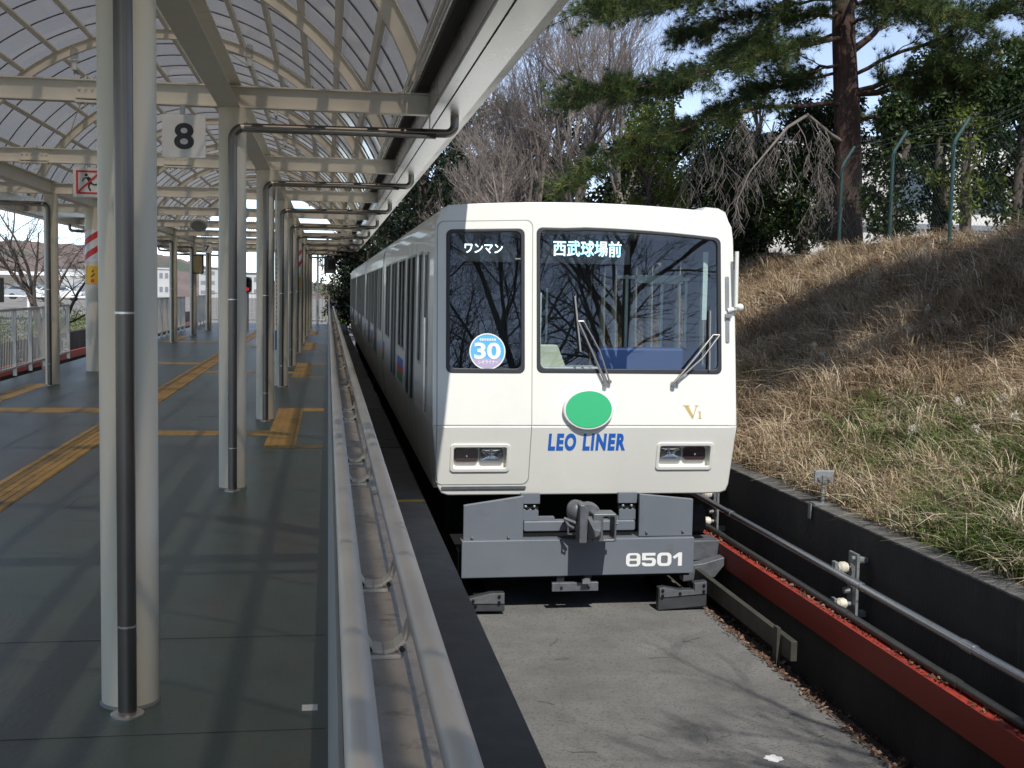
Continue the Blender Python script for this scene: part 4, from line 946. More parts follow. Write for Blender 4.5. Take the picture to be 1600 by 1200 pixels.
for y, lb_ in ((10.75, "insulator bracket beside the train front corner"),):
    c = copy_tree(b1); c.location.y += y-7.75; c['label'] = lb_
t = thing('wall_post', 'short grey galvanised T post standing on the retaining wall', 'post', (3.78, 8.72, 0.035))
px, py = 3.785, 8.72
MB().box(px-0.085, px+0.07, py-0.06, py+0.06, 0.035, 0.045).build('base_plate', 'galv', t)
MB().box(px-0.105, px-0.095, py-0.02, py+0.03, -0.08, 0.04).build('base_tab', 'galv', t)
MB().tube([(px, py, 0.045), (px, py, 0.24)], 0.015, 14).build('stem', 'galv', t, smooth=True)
m = MB(); m.box(px-0.075, px+0.075, py-0.012, py+0.012, 0.20, 0.295); hb = m.build('head_plate', 'galv', t, bevel=0.004)
m = MB(); m.tube([(px-0.04, py-0.03, 0.235), (px-0.04, py-0.01, 0.235)], 0.016, 8); m.tube([(px+0.04, py-0.03, 0.235), (px+0.04, py-0.01, 0.235)], 0.016, 8); m.box(px-0.018, px+0.018, py-0.03, py-0.012, 0.20, 0.26); m.build('head_clamps', 'steel_dull', hb)
t = thing('check_rail', 'short dull steel check rail on a foot beside the runway edge', 'rail', (3.05, 7.5, GZ))
m = MB(); m.box(3.03, 3.075, 7.40, 14, -0.775, -0.64); m.build('rail_bar', 'guide_dull', t, bevel=0.004)
for y in (7.62, 9.6, 11.6):
    m = MB(); m.box(3.005, 3.03, y-0.035, y+0.035, -0.90, -0.60); m.box(2.96, 3.03, y-0.03, y+0.03, -0.93, -0.90); m.build('rail_foot', 'guide_dull', t)
# left hand guideway seen past the railing
wl2 = thing('retaining_wall', 'dark concrete trackway wall beyond the left railing with the hedge behind', 'wall', (-8.3, 30, -1.2))
MB().box(-8.42, -8.25, -8, 75, -1.25, 0.05).build('wall_face', 'wall_stained', wl2)
rb2 = thing('guide_beam', 'red guide beam of the far track beyond the left railing', 'beam', (-7.9, 30, -0.6))
MB().prism([(-7.85, -0.68), (-7.95, -0.68), (-7.95, -0.47), (-7.85, -0.47)], -8, 75).build('channel', 'red_beam', rb2)
lg2 = MB().box(-8.25, -7.9, -8, 75, -1.25, -0.69); tagd(lg2.build('rail_ledge', 'wall_stained'), 'concrete ledge below the red beam of the far track', 'ledge')
for i, y in enumerate((30.5, 33.4, 36.3, 39.2, 49, 52)):
    c = copy_tree(b1); c.location = (-8.13, y, -0.35+0.06); c.scale = (-1.6, 1.6, 1.25) if False else (-1, 1, 1); c['label'] = f'white insulator bracket on the far track wall, {ORD[i]} from the camera'; c['group'] = 'insulator brackets across the far track'

# leaf litter
def litter(name, n, xr, yr, zf, seed, label, size=0.022):
    rng = np.random.RandomState(seed)
    x = rng.uniform(*xr, n); y = rng.uniform(*yr, n); z = zf(x, y, rng)
    a = rng.uniform(0, 6.28, n); L_ = size*rng.uniform(0.5, 1.5, n); tx, ty = rng.normal(0, 0.35, n), rng.normal(0, 0.35, n)
    ca, sa = np.cos(a), np.sin(a)
    def pt(u, v, lift): 
        dx = L_*(u*ca-v*sa); dy = L_*(u*sa+v*ca); return np.stack([x+dx, y+dy, z+dx*tx+dy*ty+lift], -1)
    V = np.stack([pt(-1, 0, 0.004), pt(0, -0.45, 0), pt(1, 0, 0.006), pt(0, 0.45, 0.010)], 1).reshape(-1, 3)
    F = np.arange(4*n).reshape(n, 4)
    return np_mesh(name, V, F, 'litter', tint=np.repeat(rng.rand(n), 4), label=label, cat='fallen leaves', kind='stuff')
litter('leaf_litter', 4200, (2.92, 3.32), (-1, 9.6), lambda x, y, r: np.where(x < 2.95, GZ, -1.045)+0.01+0*r.rand(len(x)), 1, 'brown fallen leaves in the drain channel beside the runway', 0.016)
litter('leaf_litter', 800, (3.305, 3.36), (2, 12), lambda x, y, r: -0.468+0.012*r.rand(len(x)), 2, 'dry brown leaves lying on top of the red beam', 0.012)
def edge_lit(): litter('leaf_litter', 700, (2.90, 3.0), (4, 9.4), lambda x, y, r: GZ+0.006+0.015*r.rand(len(x))-0.10*(x > 2.955), 4, 'line of fallen leaves along the runway edge', 0.015)
edge_lit()
rnd = random.Random(5); tw = MB()
for k in range(15):
    x, y, a = rnd.uniform(1.3, 2.9), rnd.uniform(5.2, 8.6), rnd.uniform(0, 3.1)
    pts = [(x, y, GZ+0.006)]
    for q in range(3): a += rnd.uniform(-0.5, 0.5); l_ = rnd.uniform(0.01, 0.075); pts.append((pts[-1][0]+l_*math.cos(a), pts[-1][1]+l_*math.sin(a), GZ+0.006))
    tw.tube(pts, rnd.uniform(0.0012, 0.0022), 4)
tagd(tw.build('twigs', 'bark_dark'), 'scattered thin dark twigs on the concrete runway', 'twigs', kind='stuff')
sp_ = on_face(plate([(2.36+0.05*math.cos(a)*(0.6+0.5*abs(math.sin(3.3*a+1))), 5.95+0.055*math.sin(a)*(0.6+0.4*abs(math.cos(2.7*a)))) for a in np.linspace(0, 6.1, 26)], [], 0.002), lambda x, z: 0)
spl = MB(); spl.add([(x, z, GZ+0.004-y) for x, y, z in sp_.v], sp_.f); tagd(spl.build('white_splash', 'white_paint'), 'small white splash mark on the concrete runway', 'mark')

# ------------------------------------------------------------------ railings and left background
def railing(x0, y0, x1, y1, h, label, pitch=0.075, group=None, z=0.0, ptch=1.25, bare=False):
    t = thing('railing', label, 'railing', ((x0+x1)/2, (y0+y1)/2, z), group)
    L_ = math.hypot(x1-x0, y1-y0); ux, uy = (x1-x0)/L_, (y1-y0)/L_
    at = lambda s, zz: (x0+ux*s, y0+uy*s, z+zz)
    n = max(1, round(L_/ptch))
    for k in range(n+1):
        m = MB(); s = L_*k/n; m.bar(at(s, 0.0), at(s, h), 0.06, 0.06, (ux, uy, 0)); m.build('post', 'steel_paint', t)
    m = MB(); m.bar(at(0, h), at(L_, h), 0.06, 0.04); m.bar(at(0, 0.14), at(L_, 0.14), 0.04, 0.04); m.build('rails', 'steel_paint', t)
    m = MB(); s = 0.06
    while s < L_: m.tube([at(s, 0.15), at(s, h-0.01)], 0.0065, 6); s += pitch
    m.build('bars', 'steel_paint', t)
railing(-5.12, 13.0, -5.55, 27.2, 1.15, 'nearest grey railing of close vertical bars along the far platform edge', 0.12)
railing(-5.13, 37.6, -5.20, 45.5, 1.2, 'second grey railing panel row on the far platform edge, between columns', 0.11)
railing(-5.22, 49.0, -5.28, 54.4, 1.2, 'third and farthest grey railing along the far platform edge', 0.11)
railing(-5.2, 54.5, 0.05, 54.5, 1.3, 'white railing across the far end of the platform', 0.14)
t = thing('control_cabinet', 'grey control cabinet on a post behind the left railing', 'cabinet', (-5.50, 21.0, 0))
m = MB(); m.box(-5.67, -5.33, 20.9, 21.15, 1.29, 1.70); m.build('case', 'cast_grey', t, bevel=0.01)
m = MB(); m.box(-5.63, -5.37, 20.885, 20.899, 1.32, 1.64); dr = m.build('door', 'chassis_grey', t); m = MB(); m.box(-5.53, -5.46, 20.875, 20.884, 1.40, 1.46); m.build('lock_plate', 'ink', dr)
MB().tube([(-5.50, 21.0, 0), (-5.50, 21.0, 1.29)], 0.04, 12).build('post', 'galv', t)
t = thing('convex_mirror', 'rectangular safety mirror fixed to a far left column', 'mirror', (-4.35, 40.4, 2.2))
m = MB(); m.add(*(lambda vf: ([(x, 40.2+d, z) for x, d, z in vf[0]], vf[1]))(plate(rrect(-4.32, -3.98, 2.0, 2.62, 0.06, 4), [], 0.05, 0.01))); m.build('frame', 'ink', t)
m = MB(); m.add(*(lambda vf: ([(x, 40.185+d, z) for x, d, z in vf[0]], vf[1]))(plate(rrect(-4.29, -4.01, 2.04, 2.58, 0.05, 4), [], 0.012))); m.v = [(x, y-0.05-(z-2.04)*0.32, z) for x, y, z in m.v]; m.build('mirror_face', 'reflector', t)
t = thing('track_signal', 'black oval railway signal head showing a red light', 'signal', (-2.95, 46, 0))
m = MB(); m.add(*(lambda vf: ([(x, 45.9+d, z) for x, d, z in vf[0]], vf[1]))(plate(rrect(-3.15, -2.80, 1.38, 1.98, 0.17, 8), [], 0.05))); m.build('backboard', 'ink', t)
m = MB()
for z in (1.82, 1.67): m.tube([(-2.97, 45.78, z), (-2.97, 45.9, z)], 0.07, 16)
m.build('dark_lamp', 'chassis_black', t); m = MB(); m.tube([(-2.97, 45.85, 1.52), (-2.97, 45.89, 1.52)], 0.07, 16); m.build('red_lamp', 'signal_red', t)
MB().tube([(-2.97, 46, 0), (-2.97, 46, 1.4)], 0.05, 12).build('post', 'galv', t)
t = thing('monitor_hood', 'hooded grey platform monitor with orange rim at the far canopy end', 'monitor', (0.05, 52.5, 2.9))
m = MB(); m.prism([(51.9, 2.35), (52.7, 2.25), (52.7, 3.0), (51.9, 2.95)], -0.17, 0.33, 'x'); m.build('hood', 'cast_grey', t); m = MB(); m.box(0.0, 0.26, 51.87, 51.899, 2.42, 2.80); m.build('screen', 'ink', t)
m = MB(); m.tube([(-0.24, 51.8, 2.35), (-0.24, 51.8, 2.98), (-0.18, 51.8, 3.03), (0.33, 51.8, 3.03), (0.39, 51.8, 2.98), (0.39, 51.8, 2.35)], 0.02, 8); m.build('rim', 'orange_rim', t)
t = thing('lamp_pole', 'thin white pole at the far platform end', 'pole', (-0.45, 53.9, 0))
MB().tube([(-0.45, 53.9, 0), (-0.45, 53.9, 3.2)], 0.05, 12).build('pole', 'white_paint', t, smooth=True); m = MB(); m.box(-0.40, -0.18, 53.85, 53.95, 2.58, 2.64); m.build('arm', 'white_paint', t)

# buildings and shelters far left
def block(x0, x1, y0, y1, z0, z1, rows, cols, label, mt='building_far', roofm='roof_dark'):
    t = thing('building', label, 'building', ((x0+x1)/2, y0, z0))
    m = MB(); m.box(x0, x1, y0, y1, z0, z1); wo = m.build('wall', mt, t)
    m = MB(); m.box(x0-0.2, x1+0.2, y0-0.2, y1, z1, z1+0.35); m.build('roof', roofm, t)
    if rows*cols <= 40:
        for i in range(rows):
            for j in range(cols):
                wx = x0+(x1-x0)*(j+0.2)/cols; wz = z0+(z1-z0)*(i+0.35)/rows
                m = MB(); m.box(wx, wx+(x1-x0)*0.6/cols, y0-0.05, y0-0.01, wz, wz+(z1-z0)*0.38/rows); m.build('window', 'pane_grey', wo)
block(-44, -36.5, 290, 300, -1.2, 5.2, 2, 6, 'long white two storey building left of the second number sign', 'building_far', 'building_far')
block(-30, -22, 292, 302, -1.2, 5.6, 3, 4, 'white apartment block seen between far columns', 'building_pale')
block(-20, -14.5, 296, 306, -1.2, 4.6, 2, 5, 'pale flat roofed block behind the red signal', 'building_far')
block(-60, -50, 285, 296, -1.2, 5, 2, 5, 'low white building at the foot of the hill', 'building_pale')
t = thing('carport', 'long white steel carport with slender posts beyond the tracks', 'shelter', (-26, 95, -1.2))
MB().box(-44, -17, 93, 99, 2.15, 2.42).build('roof_slab', 'white_paint', t)
MB().box(-29.5, -27.5, 94, 96, 2.42, 2.75).build('roof_box', 'building_pale', t)
for k in range(7): MB().tube([(-43+k*4.2, 94, -1.2), (-43+k*4.2, 94, 2.15)], 0.10, 8).build('post', 'white_paint', t)
m = MB()
for k in range(6): m.bar((-43+k*4.2, 94, 2.0), (-41+k*4.2, 94, 0.7), 0.09, 0.09); m.bar((-39+k*4.2, 94, 2.0), (-41+k*4.2, 94, 0.7), 0.07, 0.07)
for z in (1.3, 0.55): m.box(-44, -17, 93.9, 94.0, z, z+0.12)
m.build('bracing', 'white_paint', t)
def make_car(label, mt):
    t = thing('parked_car', label, 'car', (0, 0, -1.2), 'cars in the far car park')
    m = MB(); m.prism([(-2.1, -0.85), (2.1, -0.85), (2.15, -0.45), (2.05, -0.25), (1.2, -0.12), (0.6, 0.32), (-1.2, 0.36), (-1.9, -0.1), (-2.15, -0.3)], -0.83, 0.83); m.build('body', mt, t, bevel=0.06, smooth=True)
    m = MB(); m.prism([(1.1, -0.12), (0.55, 0.27), (-1.15, 0.30), (-1.75, -0.1)], -0.84, 0.84); m.build('windows', 'glass_far', t)
    for x in (-1.35, 1.35):
        for y in (-0.80, 0.80): m = MB(); m.tube([(x, y-0.09, -0.88), (x, y+0.09, -0.88)], 0.32, 16); m.build('wheel', 'tyre', t, smooth=True)
    return t
def dup_car(x, y, rz, mt, label, src):
    c = copy_tree(src); c.location = (x, y, -1.2); c.rotation_euler = (0, 0, rz); c['label'] = label
    return c
cw = make_car('white parked car at the left end of the far car park row', 'car_white'); cw.location = (-46, 134, -0.2)
cs = make_car('silver parked car in the middle of the far car park row', 'car_silver'); cs.location = (-37, 134, -0.2)
for x, y, lb_, src in ((-41.5, 134.5, 'white parked car between two silver ones in the far row', cw), (-32, 136, 'silver parked car at the right end of the far row', cs), (-26.5, 126, 'white parked car apart from the row near the hedge', cw), (-51, 136, 'silver parked car half hidden behind the control cabinet', cs)):
    c = dup_car(x, y, 0.1, None, lb_, src); c.location.z = -0.2
for i, (x, y, h) in enumerate(((-27.1, 92, 4.1), (-24.0, 70, 2.9), (-21.4, 72, 3.1))):
    t = thing('globe_lamp_post' if i == 0 else 'lamp_post', ['white globe lamp on a tall post above the carport', 'pale post left of the striped pillar', 'tall pale post beside the striped pillar'][i], 'lamp post', (x, y, -1.2))
    MB().tube([(x, y, -1.2), (x, y, h-0.1)], 0.07, 10).build('pole', 'white_paint', t)
    m = MB(); m.ball((x, y, h), 0.17 if i == 0 else 0.13, 14, 10); m.build('globe', 'white_paint', t, smooth='all')

# ------------------------------------------------------------------ vegetation builders
def leaf_cloud(name, centers, radii, per, size, m, parent, seed, aspect=0.45, droop=0.3, tint_range=(0, 1), flat=1.0):
    rng = np.random.RandomState(seed); C_, T_ = [], []
    for c, r in zip(centers, radii):
        n = int(per*(r/0.5)**2)
        d = rng.normal(size=(n, 3)); d /= np.linalg.norm(d, axis=1, keepdims=True)
        rr = r*rng.uniform(0.35, 1.0, n)**0.6
        C_.append(np.array(c)+d*rr[:, None]*np.array([1, 1, flat])); base = rng.uniform(*tint_range)
        T_.append(np.clip(base*0.6+0.4*rng.rand(n)*(tint_range[1]), 0, 1))
    C = np.concatenate(C_); T = np.concatenate(T_); n = len(C)
    a = rng.normal(size=(n, 3)); a[:, 2] -= droop; a /= np.linalg.norm(a, axis=1, keepdims=True)
    b = np.cross(a, rng.normal(size=(n, 3))); b /= np.linalg.norm(b, axis=1, keepdims=True)
    L = (size*rng.uniform(0.6, 1.3, n))[:, None]; W = L*aspect
    V = np.stack([C, C+a*L*0.5+b*W*0.5, C+a*L, C+a*L*0.5-b*W*0.5], 1).reshape(-1, 3)
    return np_mesh(name, V, np.arange(4*n).reshape(n, 4), m, parent, tint=np.repeat(T, 4))

def tubes_np(lines, n=4):
    """lines: list of (pts list, radii list) -> V, F"""
    Vs, Fs, o = [], [], 0
    for pts, rs in lines:
        P = np.array(pts, float); m = len(P)
        Tn = np.empty_like(P); Tn[1:-1] = P[2:]-P[:-2]; Tn[0] = P[1]-P[0]; Tn[-1] = P[-1]-P[-2]
        Tn /= np.linalg.norm(Tn, axis=1, keepdims=True)+1e-9
        ref = np.array([0.31, 0.17, 0.93]); 
        A = np.cross(Tn, ref); l = np.linalg.norm(A, axis=1, keepdims=True); A = np.where(l < 0.05, np.cross(Tn, [1, 0, 0]), A); A /= np.linalg.norm(A, axis=1, keepdims=True)+1e-9
        B = np.cross(Tn, A); g = 2*np.pi*np.arange(n)/n; rs = np.array(rs)[:, None, None]
        ringv = P[:, None, :]+rs*(A[:, None, :]*np.cos(g)[None, :, None]+B[:, None, :]*np.sin(g)[None, :, None])
        Vs.append(ringv.reshape(-1, 3)); i = np.arange(m-1)[:, None]; k = np.arange(n)[None, :]; k2 = (k+1) % n
        Fs.append((np.stack([i*n+k, i*n+k2, (i+1)*n+k2, (i+1)*n+k], -1)+o).reshape(-1, 4)); o += m*n
    return np.concatenate(Vs), np.concatenate(Fs)

def grow_bare(seed, height, r0, levels, spread=0.55, kids=5, lean=(0, 0), upb=0.12, first=0.25, wob=0.12, ratio=0.55):
    rng = random.Random(seed); trunk, twig = [], []
    def go(p, d, length, r, lev):
        n = 6 if lev < 2 else 4; pts = [p]; rs = [r]; step = length/n; q = Vector(p); dd = Vector(d)
        for i in range(n):
            dd = (dd+Vector((rng.gauss(0, wob), rng.gauss(0, wob), rng.gauss(0, wob)+upb*(0.5 if lev else 0.2)))).normalized()
            q = q+dd*step; pts.append(tuple(q)); rs.append(max(r*(1-0.72*(i+1)/n), 0.0035))
        (trunk if lev < 2 else twig).append((pts, rs))
        if lev >= levels: return
        nk = kids if lev else kids+4
        for k in range(nk):
            t = first+(1-first)*(k+rng.random())/nk if lev == 0 else 0.15+0.85*(k+rng.random())/nk
            i = min(int(t*n), n-1); fr = t*n-i
            pp = Vector(pts[i]).lerp(Vector(pts[i+1]), fr); td = (Vector(pts[i+1])-Vector(pts[i])).normalized()
            ax = Vector((rng.gauss(0, 1), rng.gauss(0, 1), rng.gauss(0, 0.6))); ax = (ax-td*ax.dot(td)).normalized()
            nd = (td*math.cos(spread+rng.uniform(-.2, .25))+ax*math.sin(spread+rng.uniform(-.2, .25))).normalized()
            go(tuple(pp), nd, length*ratio*rng.uniform(0.7, 1.15)*(1.15-0.45*t), max(r*(1-0.7*t)*0.62, 0.004), lev+1)
    go((0, 0, 0), Vector((lean[0], lean[1], 1)).normalized(), height, r0, 0)
    return trunk, twig
def bare_tree(loc, seed, height, r0, levels, label, barkm='bark_grey', group=None, **kw):
    t = thing('bare_tree', label, 'tree', loc, group)
    tk, tw = grow_bare(seed, height, r0, levels, **kw)
    off = np.array(loc)
    V, F = tubes_np(tk, 7); np_mesh('trunk', V+off, F, barkm, t, smooth=True)
    V, F = tubes_np(tw, 3); np_mesh('twigs', V+off, F, barkm, t)
    return t

# big pine on the bank
pine = thing('pine_tree', 'tall pine with reddish trunk and long needled limbs above the bank', 'tree', (9.38, 21.0, 2.4))
tkp = [(9.40, 21.0, 2.2), (9.38, 21.0, 3.0), (9.35, 21.0, 4.12), (9.27, 21.0, 5.26), (9.17, 21.0, 6.4), (9.08, 21.0, 8.08), (8.9, 21.0, 9.8), (8.75, 21.0, 12.0)]
V, F = tubes_np([(tkp, [0.32, 0.27, 0.245, 0.225, 0.205, 0.17, 0.12, 0.04])], 18); np_mesh('trunk', V, F, 'pine_bark', pine, smooth=True)
limbs = [
 ([(9.08, 21, 8.2), (8.91, 20.8, 7.75), (7.17, 19.5, 6.95), (5.56, 18.5, 6.45), (3.73, 17.5, 5.75)], 0.07, 1.25, 1),
 ([(9.0, 21, 7.6), (7.9, 20.6, 7.3), (6.2, 20.2, 6.75), (4.9, 19.8, 6.35)], 0.06, 1.2, 1),
 ([(9.2, 21, 6.3), (8.97, 20.8, 6.23), (7.5, 20.0, 5.84), (5.75, 19.0, 5.06), (3.66, 18.0, 4.57)], 0.06, 1.0, 1),
 ([(9.27, 21, 5.1), (8.98, 20.8, 5.11), (7.5, 20.2, 4.9), (6.53, 19.7, 4.58), (5.35, 19.0, 4.23), (4.29, 18.5, 3.84), (3.55, 18.0, 3.23)], 0.055, 0.62, 0.55),
 ([(9.15, 21, 6.0), (9.39, 21.0, 6.07), (9.9, 21.2, 6.47), (10.29, 21.3, 7.09), (10.85, 21.5, 8.21)], 0.10, 1.0, 0.9),
 ([(9.3, 21, 5.3), (9.55, 21.0, 5.33), (9.79, 20.5, 5.45), (10.63, 19.5, 5.71), (11.63, 18.5, 5.9)], 0.075, 1.15, 1),
 ([(9.3, 21, 5.2), (9.55, 21.0, 5.28), (10.58, 20.5, 5.41), (11.41, 20.0, 5.2), (12.33, 19.5, 5.0)], 0.06, 1.05, 1),
 ([(9.2, 21, 5.85), (8.95, 20.8, 5.78), (8.45, 21.5, 5.6), (7.78, 22.0, 5.53)], 0.05, 0.9, 1),
 ([(9.1, 21, 6.9), (9.29, 21.0, 6.97), (10.64, 22.0, 7.15), (11.82, 22.5, 7.2)], 0.055, 1.1, 1),
 ([(9.1, 21, 6.7), (8.95, 20.8, 6.68), (7.98, 20.4, 6.43), (6.82, 20.0, 5.81)], 0.05, 1.0, 1),
 ([(9.3, 21, 4.8), (9.44, 21.0, 4.81), (10.54, 21.6, 5.05), (11.78, 22.0, 5.04)], 0.05, 0.8, 0.8),
 ([(9.2, 20.9, 6.5), (9.5, 19.9, 6.6), (10.2, 19.0, 6.3)], 0.04, 1.0, 1), ([(9.2, 20.9, 6.9), (8.9, 19.8, 7.0), (8.4, 19.0, 6.8)], 0.04, 1.0, 1),
 ([(9.3, 21, 5.6), (10.3, 20.2, 6.1), (11.4, 19.2, 6.6), (12.4, 18.6, 6.9)], 0.05, 1.2, 1.1), ([(9.3, 21, 5.3), (10.6, 19.6, 5.4), (11.7, 18.6, 5.4)], 0.05, 1.2, 1.2), ([(9.1, 21, 7.4), (9.9, 20.4, 7.7), (11.2, 19.8, 7.6)], 0.05, 1.1, 1),
 ([(9.1, 21, 7.0), (8.2, 21.3, 6.9), (7.0, 21.5, 6.6), (6.2, 21.5, 6.2)], 0.04, 1.1, 1), ([(9.2, 21, 5.7), (8.0, 21.2, 5.4), (6.9, 21.3, 4.9), (6.2, 21.2, 4.5)], 0.04, 0.9, 0.9),
 ([(9.1, 21, 6.4), (8.3, 21.8, 6.2), (7.4, 22.3, 6.1)], 0.04, 1.0, 1), ([(9.05, 21, 8), (8, 21.2, 7.9), (7, 21.5, 7.4), (5.9, 21.5, 6.9)], 0.04, 1.2, 1),
 ([(8.95, 21, 9.3), (7.6, 20.4, 9.1), (6.3, 19.8, 8.6)], 0.05, 1.2, 1), ([(8.95, 21, 9.0), (10.4, 20.5, 9.2), (12, 20, 9.0)], 0.05, 1.2, 1),
 ([(8.85, 21, 10.3), (9.6, 21.8, 10.8), (10.5, 22.2, 11)], 0.04, 1.1, 1), ([(8.85, 21, 10.5), (8.0, 20.6, 10.9), (7.2, 20.2, 11)], 0.04, 1.1, 1),
]
rng = np.random.RandomState(11); rn = random.Random(11)
lines = []; tufts = []
def interp_poly(P, t):
    P = np.array(P); seg = np.linalg.norm(np.diff(P, axis=0), axis=1); cs = np.concatenate([[0], np.cumsum(seg)]); s = t*cs[-1]
    i = min(np.searchsorted(cs, s, side='right')-1, len(seg)-1); f = (s-cs[i])/seg[i]
    return P[i]*(1-f)+P[i+1]*f, (P[i+1]-P[i])/seg[i], cs[-1]
for P, r0_, ln, dens_ in limbs:
    smp = [interp_poly(P, t)[0]+(rng.normal(0, 0.03, 3) if 0 < t < 1 else 0) for t in np.linspace(0, 1, 14)]
    lines.append((smp, list(np.linspace(r0_*0.8, 0.010, 14))))
    _, _, LL = interp_poly(P, 0.5)
    ns = int(LL*17*dens_)
    for k in range(ns):
        t = 0.16+0.84*rn.random()**0.8
        p, d, _ = interp_poly(smp, t)
        h = np.cross(d, [0, 0, 1]); h /= np.linalg.norm(h)+1e-6
        sd_ = rn.choice((-1, 1)); v_ = d*rn.uniform(0.3, 0.9)+h*sd_*rn.uniform(0.4, 1.0)+np.array([0, 0, rn.uniform(-0.25, 0.35)]); v_ /= np.linalg.norm(v_)
        l_ = ln*rn.uniform(0.4, 1.05)*(1.1-0.45*t)
        pts = [p+v_*l_*q/4+np.array([0, 0, -0.10*(q/4)**2*l_+0.02*rn.gauss(0, 1)]) for q in range(5)]
        lines.append((pts, list(np.linspace(0.012, 0.004, 5))))
        for q in range(int(7+12*l_)):
            f = 0.25+0.75*rn.random(); tufts.append((np.array(pts[0])*(1-f)+np.array(pts[-1])*f+rng.normal(0, 0.07, 3), v_, rn.random()))
V, F = tubes_np(lines, 5); np_mesh('limbs', V, F, 'pine_bark', pine, smooth=True)
TC = np.array([t_[0] for t_ in tufts]); TD = np.array([t_[1] for t_ in tufts]); TT = np.array([t_[2] for t_ in tufts]); K = 24
n = len(TC)*K
C = np.repeat(TC, K, 0); D = np.repeat(TD, K, 0)+rng.normal(0, 0.52, (n, 3))+np.array([0, 0, 0.14]); D /= np.linalg.norm(D, axis=1, keepdims=True)
Bv = np.cross(D, rng.normal(size=(n, 3))); Bv /= np.linalg.norm(Bv, axis=1, keepdims=True)
L = rng.uniform(0.10, 0.21, n)[:, None]
V = np.stack([C-Bv*0.0038, C+Bv*0.0038, C+D*L], 1).reshape(-1, 3)
np_mesh('needles', V, np.arange(3*n).reshape(n, 3), 'needles', pine, tint=np.repeat(np.clip(np.repeat(TT, K)*0.75+rng.rand(n)*0.2, 0, 1), 3))
# dead hanging branches of the pine
dl = [([(9.3, 21, 4.4), (8.9, 20.7, 4.5), (8.22, 20.2, 4.77), (7.78, 20.0, 4.51), (6.96, 19.5, 3.69)], [0.05, 0.045, 0.038, 0.032, 0.014])]
def droop(p, l_, lev, r_):
    a = rn.uniform(0, 6.28); v_ = np.array([math.cos(a)*0.6, math.sin(a)*0.6, -0.7]); pts = [np.array(p)]
    for q in range(5): v_ = v_+np.array([rn.gauss(0, .18), rn.gauss(0, .18), -0.12]); v_ /= np.linalg.norm(v_); pts.append(pts[-1]+v_*l_/5)
    dl.append((pts, list(np.linspace(r_, 0.004, 6))))
    if lev < 2:
        for q in range(6): droop(pts[rn.randint(1, 5)], l_*rn.uniform(0.35, 0.6), lev+1, r_*0.5)
for P, _ in [dl[0]]:
    for t in np.linspace(0.25, 1.0, 9): droop(interp_poly(P, t)[0], rn.uniform(0.5, 1.0), 0, 0.012)
for p in ((8.6, 20.4, 4.1), (7.3, 20.3, 4.85), (6.9, 20.0, 4.7), (6.2, 19.5, 4.4), (8.8, 20.6, 3.8)):
    for q in range(4): droop(p, rn.uniform(0.6, 1.3), 0, 0.010)
V, F = tubes_np(dl, 4); np_mesh('dead_branches', V, F, 'dead_wood', pine)

# broadleaf evergreens
def evergreen(loc, h, wd, seed, label, m='leaf_dark', nc=34, per=210, size=0.085, group='evergreen trees on the bank', trunk=0.09, low=0.15, name='evergreen_tree'):
    t = thing(name, label, 'tree', loc, group); rg = random.Random(seed)
    cs, rs, ln = [], [], []
    x0, y0, z0 = loc
    tp_ = [(x0, y0, z0-0.1), (x0+rg.uniform(-.1, .1), y0, z0+h*0.35), (x0+rg.uniform(-.2, .2), y0+rg.uniform(-.2, .2), z0+h*0.7), (x0, y0, z0+h*0.95)]
    ln.append((tp_, [trunk*1.2, trunk, trunk*0.6, 0.01]))
    for k in range(nc):
        f = low+(1-low)*rg.random(); w_ = wd*math.sin(math.pi*min(0.12+0.86*((f-low)/(1-low)), 1))**0.7*rg.uniform(0.35, 1)
        a = rg.uniform(0, 6.28); c = (x0+w_*math.cos(a), y0+w_*math.sin(a), z0+h*f); cs.append(c); rs.append(rg.uniform(0.22, 0.5)*(wd/1.3)**0.5)
        s = Vector((x0, y0, z0+h*f*0.8)); ln.append(([tuple(s), tuple(s.lerp(Vector(c), 0.5)+Vector((0, 0, 0.05))), c], [trunk*0.35, trunk*0.2, 0.006]))
    V, F = tubes_np(ln, 6); np_mesh('trunk', V, F, 'bark_dark', t, smooth=True)
    leaf_cloud('crown', cs, rs, per, size, m, t, seed)
    return t
EV = [((9.35, 19.2, 2.35), 2.6, 0.5, 'dark glossy evergreen just right of the pine trunk'), ((10.2, 19.2, 2.4), 2.7, 0.32, 'slim dark evergreen dividing the white building patch'),
      ((8.9, 21.9, 2.35), 2.9, 1.0, 'dark evergreen shrub tree just left of the pine trunk'), ((8.3, 23.6, 2.3), 2.4, 0.9, 'dark evergreen behind the dead branches'),
      ((8.6, 25.5, 2.3), 3.0, 1.0, 'dark evergreen beside the train roof corner'), ((7.6, 26.5, 2.2), 4.3, 0.95, 'ivy clad evergreen rising above the dead branches'),
      ((9.75, 22.4, 2.4), 3.2, 0.75, 'dark evergreen filling the gap behind the pine trunk'), ((10.7, 17.6, 2.4), 3.0, 0.8, 'dark evergreen at the right edge of the view')]
for i, (l_, h, wd, lb_) in enumerate(EV): evergreen(l_, h, wd, 40+i, lb_, nc=44, per=620, trunk=0.10, low=0.10, size=0.10)
evergreen((6.5, 24.2, 1.3), 4.1, 1.05, 60, 'yellow green leafy tree above the train roof', 'leaf_bright', nc=36, per=520, size=0.085, low=0.3)
evergreen((12.3, 23, 2.4), 4.0, 1.5, 62, 'broad dark crown over the white building behind the fence', nc=40, per=420, size=0.11, low=0.5)
evergreen((9.75, 17.5, 2.35), 2.1, 0.5, 61, 'bright green sunlit shrub near the right edge', 'leaf_bright', nc=18, per=450, size=0.09, low=0.25)
